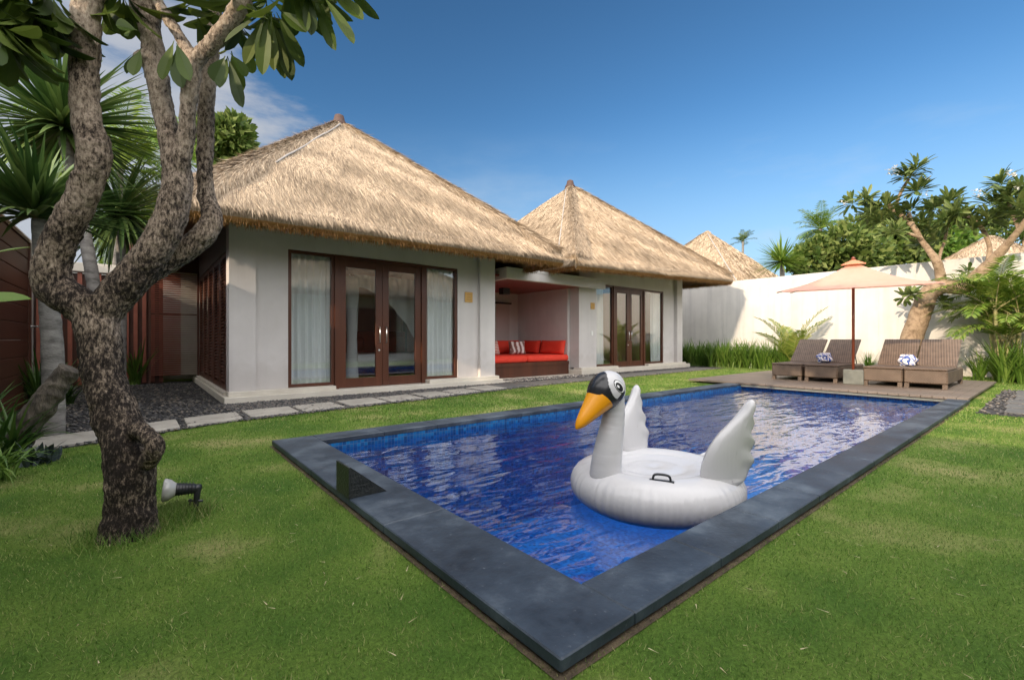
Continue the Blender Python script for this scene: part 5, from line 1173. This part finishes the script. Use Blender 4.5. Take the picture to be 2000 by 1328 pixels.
# ------------------------------------------------------------------ beyond the walls
random.seed(53)
def bush(name, blobs, n, size, label, cat='tree', mt=None, group=None, trunk=True):
    c = sum((Vector(b_[0]) for b_ in blobs), Vector()) / len(blobs); T = thing(name, (c.x, c.y, 0), label, cat, group)
    m = MB(); crown_leaves(m, blobs, n, size, 0, random.randint(0, 999)); m.build('crown', mt or M['shrub'], T)
    m = MB()
    for b_ in blobs: limb_mesh(m, [(c.x, c.y, 0, .12), tuple(Vector((c.x, c.y, 0)).lerp(Vector(b_[0]), .6) + Vector((0, 0, .2))) + (.07,), tuple(Vector(b_[0])) + (.02,)], 8, .05, .2, 3)
    m.build('trunk', M['bark_light'], T, True); fix(T); return T
def blobs_px(l, d): return [(at(x, y, d + dd), r * d / FPX) for x, y, r, dd in l]
bush('garden_tree', blobs_px([(1640, 480, 45, 0), (1600, 500, 38, .3), (1670, 455, 36, .5), (1690, 500, 40, -.3), (1575, 510, 30, 0), (1650, 520, 30, 0)], 17.5), 3400, .30, 'dense dark tree behind the wall above the parasol')
bush('garden_tree', blobs_px([(1740, 480, 42, 0), (1720, 440, 34, .4), (1775, 500, 40, 0), (1800, 465, 34, .3), (1740, 520, 34, 0)], 18.5), 3200, .32, 'dark green tree behind the wall and the flowering frangipani')
bush('garden_tree', blobs_px([(1850, 470, 40, 0), (1830, 495, 34, 0), (1880, 490, 30, .3), (1860, 440, 28, .3)], 27.0), 2600, .38, 'bright green tree behind the wall under the right frangipani boughs', mt=M['lily'])
bush('garden_tree', blobs_px([(2000, 430, 50, 0), (2010, 400, 40, 0), (1965, 440, 30, 0)], 27), 2000, .3, 'green tree beyond the wall at the right edge')
bush('garden_tree', blobs_px([(445, 270, 40, 0), (420, 290, 36, 0), (460, 250, 26, .4), (400, 260, 30, 0), (425, 310, 30, 0), (470, 285, 20, 0)], 22), 3800, .40, 'leafy tree rising behind the nearer thatched roof', mt=M['shrub'])
random.seed(57)
b_ = at(1600, 620, 21); palm_tree('fan_palm', (b_.x, b_.y, 0), at(1602, 448, 21), .12, 26, 1.3, 'small round headed palm above the distant trees', M['palm'], M['bark_grey'], .5, .9, -.3, 1.4, 18)
d = 17; t0 = at(1528, 640, d)
yucca('yucca_tree', [(t0.x, t0.y, 0, .10), tuple(at(1528, 560, d)) + (.09,), tuple(at(1527, 510, d)) + (.07,)], [(at(1526, 512, d), 240, 1.1, .055, -.5, 1.5, .3)], 'spiky yucca behind the white wall beside the distant roof', None, 'palm')
d = 30; b_ = at(1450, 560, d); palm_tree('fan_palm', (b_.x, b_.y, 0), at(1451, 472, d), .1, 14, .9, 'tiny palm top peeping over the distant thatched roof', M['leaf_sun'], M['bark_grey'], .35, .8, 0, 1.4, 12)
def far_house(u0, u1, v0, v1, ez, apex, label, cord=None, cap=False):
    T = thing('distant_villa', ((u0 + u1) / 2, (v0 + v1) / 2, 0), label, 'villa'); m = MB(); m.box(u0 + 1, u1 - 1, v0 + 1, v1 - 1, 0, ez + .5); m.build('wall', M['plaster'], T)
    thatch(T, u0, u1, v0, v1, (ez,) * 4, apex, 9000, sides=(0, 3, 1), hips=(0, 3), seed=9, wst=.02, cap=cap, cord=cord); fix(T); return T
a1 = at(1382, 452, 26); far_house(a1.x - 4.2, a1.x + 4.2, a1.y - 4.2, a1.y + 4.2, 2.9, tuple(a1), 'distant thatched roof behind the wall, right of the farther villa', (0, -1, .1, .93, .03))
a2 = at(1934, 462, 21.5); far_house(a2.x - 3.2, a2.x + 3.2, a2.y - 3.2, a2.y + 3.2, 3.0, tuple(a2), 'distant thatched roof peeping over the wall at the right')

# villa across the garden, behind the photographer: seen mirrored in the glass
HO = thing('thatched_villa', (4, -5, 0), 'thatched villa across the garden, seen only mirrored in the glass', 'villa')
m = MB(); m.box(-.4, 14.2, -10.5, -4.2, 0, 3.6); m.build('wall', M['white_wall'], HO)
m = MB(); m.box(1.2, 4.4, -4.19, -4.12, .15, 2.5); m.box(6.6, 9.8, -4.19, -4.12, .15, 2.5); m.build('door', M['wood'], HO)
thatch(HO, -1.3, 15.6, -12, -3.0, (2.95,) * 4, (6.5, -7.5, 6.9), 20000, sides=(2, 1, 3), hips=(2, 3), seed=11, wst=.016)
fix(HO)

# ------------------------------------------------------------------ the inflatable swan
random.seed(61)
sc_c = FW * 3.04 + RT * .955
hv = (FW * -.45 + RT * -.893); hang_ = math.atan2(hv.y, hv.x)
SW = thing('inflatable_swan', (sc_c.x, sc_c.y, -.045), 'white inflatable swan float with orange beak on the pool', 'pool float', rz=hang_)
AX, AY, TR = .40, .385, .16
def ring_pt(a, b_):
    k = .62 if False else 1
    x = (AX + TR * math.cos(b_)) * math.cos(a); y = (AY + TR * math.cos(b_)) * math.sin(a); z = .090 + .138 * math.sin(b_)
    cr_ = .0040 * math.sin(a * 74 + math.sin(a * 13) * 2) * (1 if abs(math.sin(b_)) < .75 else .3) * max(0, math.cos(b_))
    return (x * (1 + cr_ * 2), y * (1 + cr_ * 2), z)
m = MB(); NA, NBr = 220, 28
vs = [ring_pt(2 * pi * i / NA, 2 * pi * j / NBr) for i in range(NA) for j in range(NBr)]
m.add(vs, [(i * NBr + j, ((i + 1) % NA) * NBr + j, ((i + 1) % NA) * NBr + (j + 1) % NBr, i * NBr + (j + 1) % NBr) for i in range(NA) for j in range(NBr)])
def seat(s, t):
    a = s * 2 * pi; r = t; z = .192 + (.010 * math.sin(min(1, r / .5) * pi) if r < .5 else .018 * math.sin((r - .5) / .5 * pi)) + .03 * max(0, (r - .8) / .2) ** 2
    return (AX * .98 * r * math.cos(a), AY * .98 * r * math.sin(a), z)
m.grid(seat, 60, 16)
m.build('body', M['vinyl'], SW, True)
# neck and head: tube in the x-z plane
nk = [(.41, 0, .12, .100), (.41, 0, .20, .099), (.398, 0, .30, .093), (.375, 0, .42, .083), (.352, 0, .52, .073), (.345, 0, .60, .070), (.358, 0, .67, .078), (.385, 0, .725, .09), (.41, 0, .74, .09)]
Dn = catmull(nk, .012); m = MB(); P = [Vector(q[:3]) for q in Dn]; Rn = [float(q[3]) for q in Dn]
Rn = [r * (1 + .018 * math.sin(p.z * 210 + math.sin(p.z * 60) * 2) * (1 if .50 < p.z < .68 else .25 if p.z > .3 else .1)) for r, p in zip(Rn, P)]
m.tube(P, Rn, 36)
neck = m.build('neck', M['vinyl_neck'], SW, True)
HC = Vector((.405, 0, .725))
def head_pt(s, t):
    a = s * 2 * pi; p = t * pi; d_ = Vector((math.cos(p), math.sin(p) * math.cos(a), math.sin(p) * math.sin(a)))
    return HC + Vector((d_.x * .135, d_.y * .108, d_.z * .118))
m = MB(); m.grid(head_pt, 120, 90)
tilt = Matrix.Translation(HC) @ Matrix.Rotation(math.radians(44), 4, 'Y') @ Matrix.Translation(-HC); m.xf(tilt)
itilt = tilt.inverted()
for k, f in enumerate(m.f):
    c = sum((Vector(m.v[i]) for i in f), Vector()) / len(f); q = itilt @ c - HC; x, y, z = q.x / .135, q.y / .108, q.z / .118
    blackm = (x > -.52 + .80 * abs(y) ** 2.0 and z > -.3) or (x > .1 and abs(z + .25) < .25 and abs(y) > .5 and x > .30) or (abs(z + .42 + .1 * x) < .16 and x > -.42 and abs(y) > .3)
    m.mi[k] = 1 if blackm else 0
hd_ = m.build('head', [M['vinyl_neck'], M['vinyl_black']], SW, True)
# beak
m = MB(); bd_ = (tilt.to_3x3() @ Vector((1, 0, 0))).normalized(); b0 = HC + bd_ * .07
def beak(s, t):
    a = s * 2 * pi; r = (1 - t) ** .85 * (1 - .12 * math.sin(t * pi)) ; w_ = .092 * r + .012 * (1 - t ** 6); h_ = .072 * r + .010 * (1 - t ** 6)
    if t >= .999: w_ = h_ = .0005
    c = b0 + bd_ * (.25 * (1 - (1 - t) ** 1.25)); sdv = Vector((0, 1, 0)); upv = sdv.cross(bd_) * -1
    ridge = 1 + .12 * max(0, math.sin(a)) ** 4
    return c + sdv * (math.cos(a) * w_) + upv * (math.sin(a) * h_ * ridge)
m.grid(beak, 40, 30); m.build('beak', M['vinyl_orange'], SW, True)
for s in (-1, 1):
    m = MB()
    def eyed(r, off, cx=.0, cz=.0):
        vs = []
        def onh(x, z): # point on tilted head surface
            y = math.sqrt(max(0, 1 - (x / .135) ** 2 - (z / .118) ** 2)) * .108
            return tilt @ (HC + Vector((x, s * (y + off), z)))
        cx0, cz0 = -.040 + cx, .010 + cz; c_ = onh(cx0, cz0); n = 28; vs = [c_]
        for rr in (.5, 1.0):
            for k in range(n): a = 2 * pi * k / n; vs.append(onh(cx0 + r * .62 * rr * math.cos(a), cz0 + r * rr * math.sin(a)))
        fs = [(0, 1 + k, 1 + (k + 1) % n) for k in range(n)] + [(1 + k, 1 + n + k, 1 + n + (k + 1) % n, 1 + (k + 1) % n) for k in range(n)]
        return vs, fs
    for r, off, mi, cx, cz in ((.049, .0015, 1, 0, 0), (.044, .003, 0, 0, 0), (.034, .0045, 1, .004, 0), (.011, .006, 0, .010, .012)):
        m.add(*eyed(r, off, cx, cz), mi)
    m.build('eye', [M['white_paint'], M['vinyl_black']], SW, True)
# wings: puffed outlines
def wing(s):
    out = [(-.02, .0), (.085, .02), (.10, .10), (.075, .20), (.02, .29), (-.06, .37), (-.13, .44), (-.175, .505), (-.205, .52), (-.222, .475), (-.206, .425), (-.238, .37), (-.218, .31), (-.266, .25), (-.238, .19), (-.282, .135), (-.248, .08), (-.22, .02), (-.12, -.01)]
    O = catmull([(x, 0, z) for x, z in out + [out[0]]], .012)[:-1]; O = [(q[0], q[2]) for q in O]
    spine = [(-.07, .0), (-.075, .1), (-.085, .2), (-.115, .3), (-.15, .39), (-.19, .48)]
    def near(x, z):
        best = None
        for i in range(len(spine) - 1):
            a = Vector(spine[i]); c = Vector(spine[i + 1]); t = max(0, min(1, (Vector((x, z)) - a).dot(c - a) / (c - a).length_squared)); q = a.lerp(c, t)
            if best is None or (q - Vector((x, z))).length < best[1]: best = (q, (q - Vector((x, z))).length)
        return best[0]
    m = MB(); n = len(O); R_ = 9; puff = .072
    for sg in (-1, 1):
        vs = []
        for j in range(R_ + 1):
            f = j / R_
            for (x, z) in O:
                q = near(x, z); px_, pz_ = q.x + (x - q.x) * f, q.y + (z - q.y) * f
                th = puff * (1 - f ** 2.2) ** .5 * (1 - .55 * max(0, pz_) / .52); 
                if pz_ < .03: th *= 1.1
                rid = .010 * math.sin(pz_ * 46) * f * (1 if px_ < -.12 else 0)
                vs.append((px_, sg * (th + rid * (1 - f)), pz_))
        fs = [(j * n + k, j * n + (k + 1) % n, (j + 1) * n + (k + 1) % n, (j + 1) * n + k) for j in range(R_) for k in range(n)]
        m.add(vs, fs)
    m.xf(Matrix.Translation((-.10, s * .385, .19)) @ Matrix.Rotation(-s * .16, 4, 'X') @ Matrix.Rotation(-s * .18, 4, 'Z') @ Matrix.Scale(.98, 4))
    return m.build('wing', M['vinyl'], SW, True)
wing(1); wing(-1)
# tail
m = MB(); m.grid(lambda s, t: (-.50 - .13 * t - .06 * math.sin(t * pi) * math.cos(s * 2 * pi), .10 * (1 - t * .8) * math.cos(s * 2 * pi), .16 + .09 * t + .05 * (1 - t) * math.sin(s * 2 * pi)), 28, 14); m.build('tail', M['vinyl'], SW, True)
for s in (-1, 1):
    m = MB(); y = s * .375; hx = .10
    m.tube(catmull([(hx - .050, y, .220), (hx - .045, y, .250), (hx - .025, y, .260), (hx + .025, y, .260), (hx + .045, y, .250), (hx + .050, y, .220)], .008), .007, 10)
    m.box(hx - .07, hx + .07, y - .015, y + .015, .218, .228, bev=.002); m.xf(Matrix.Translation((.25, s * .315, 0)) @ Matrix.Rotation(-s * math.radians(50), 4, 'Z') @ Matrix.Translation((-hx, -y, 0))); m.build('handle', M['black'], SW, True)
# printed marks on the far rim
m = MB()
for k in range(5): m.box(-.02 - k * .022, -.006 - k * .022, -.405, -.385, .2365, .2415)
m.build('print', M['print_grey'], SW)
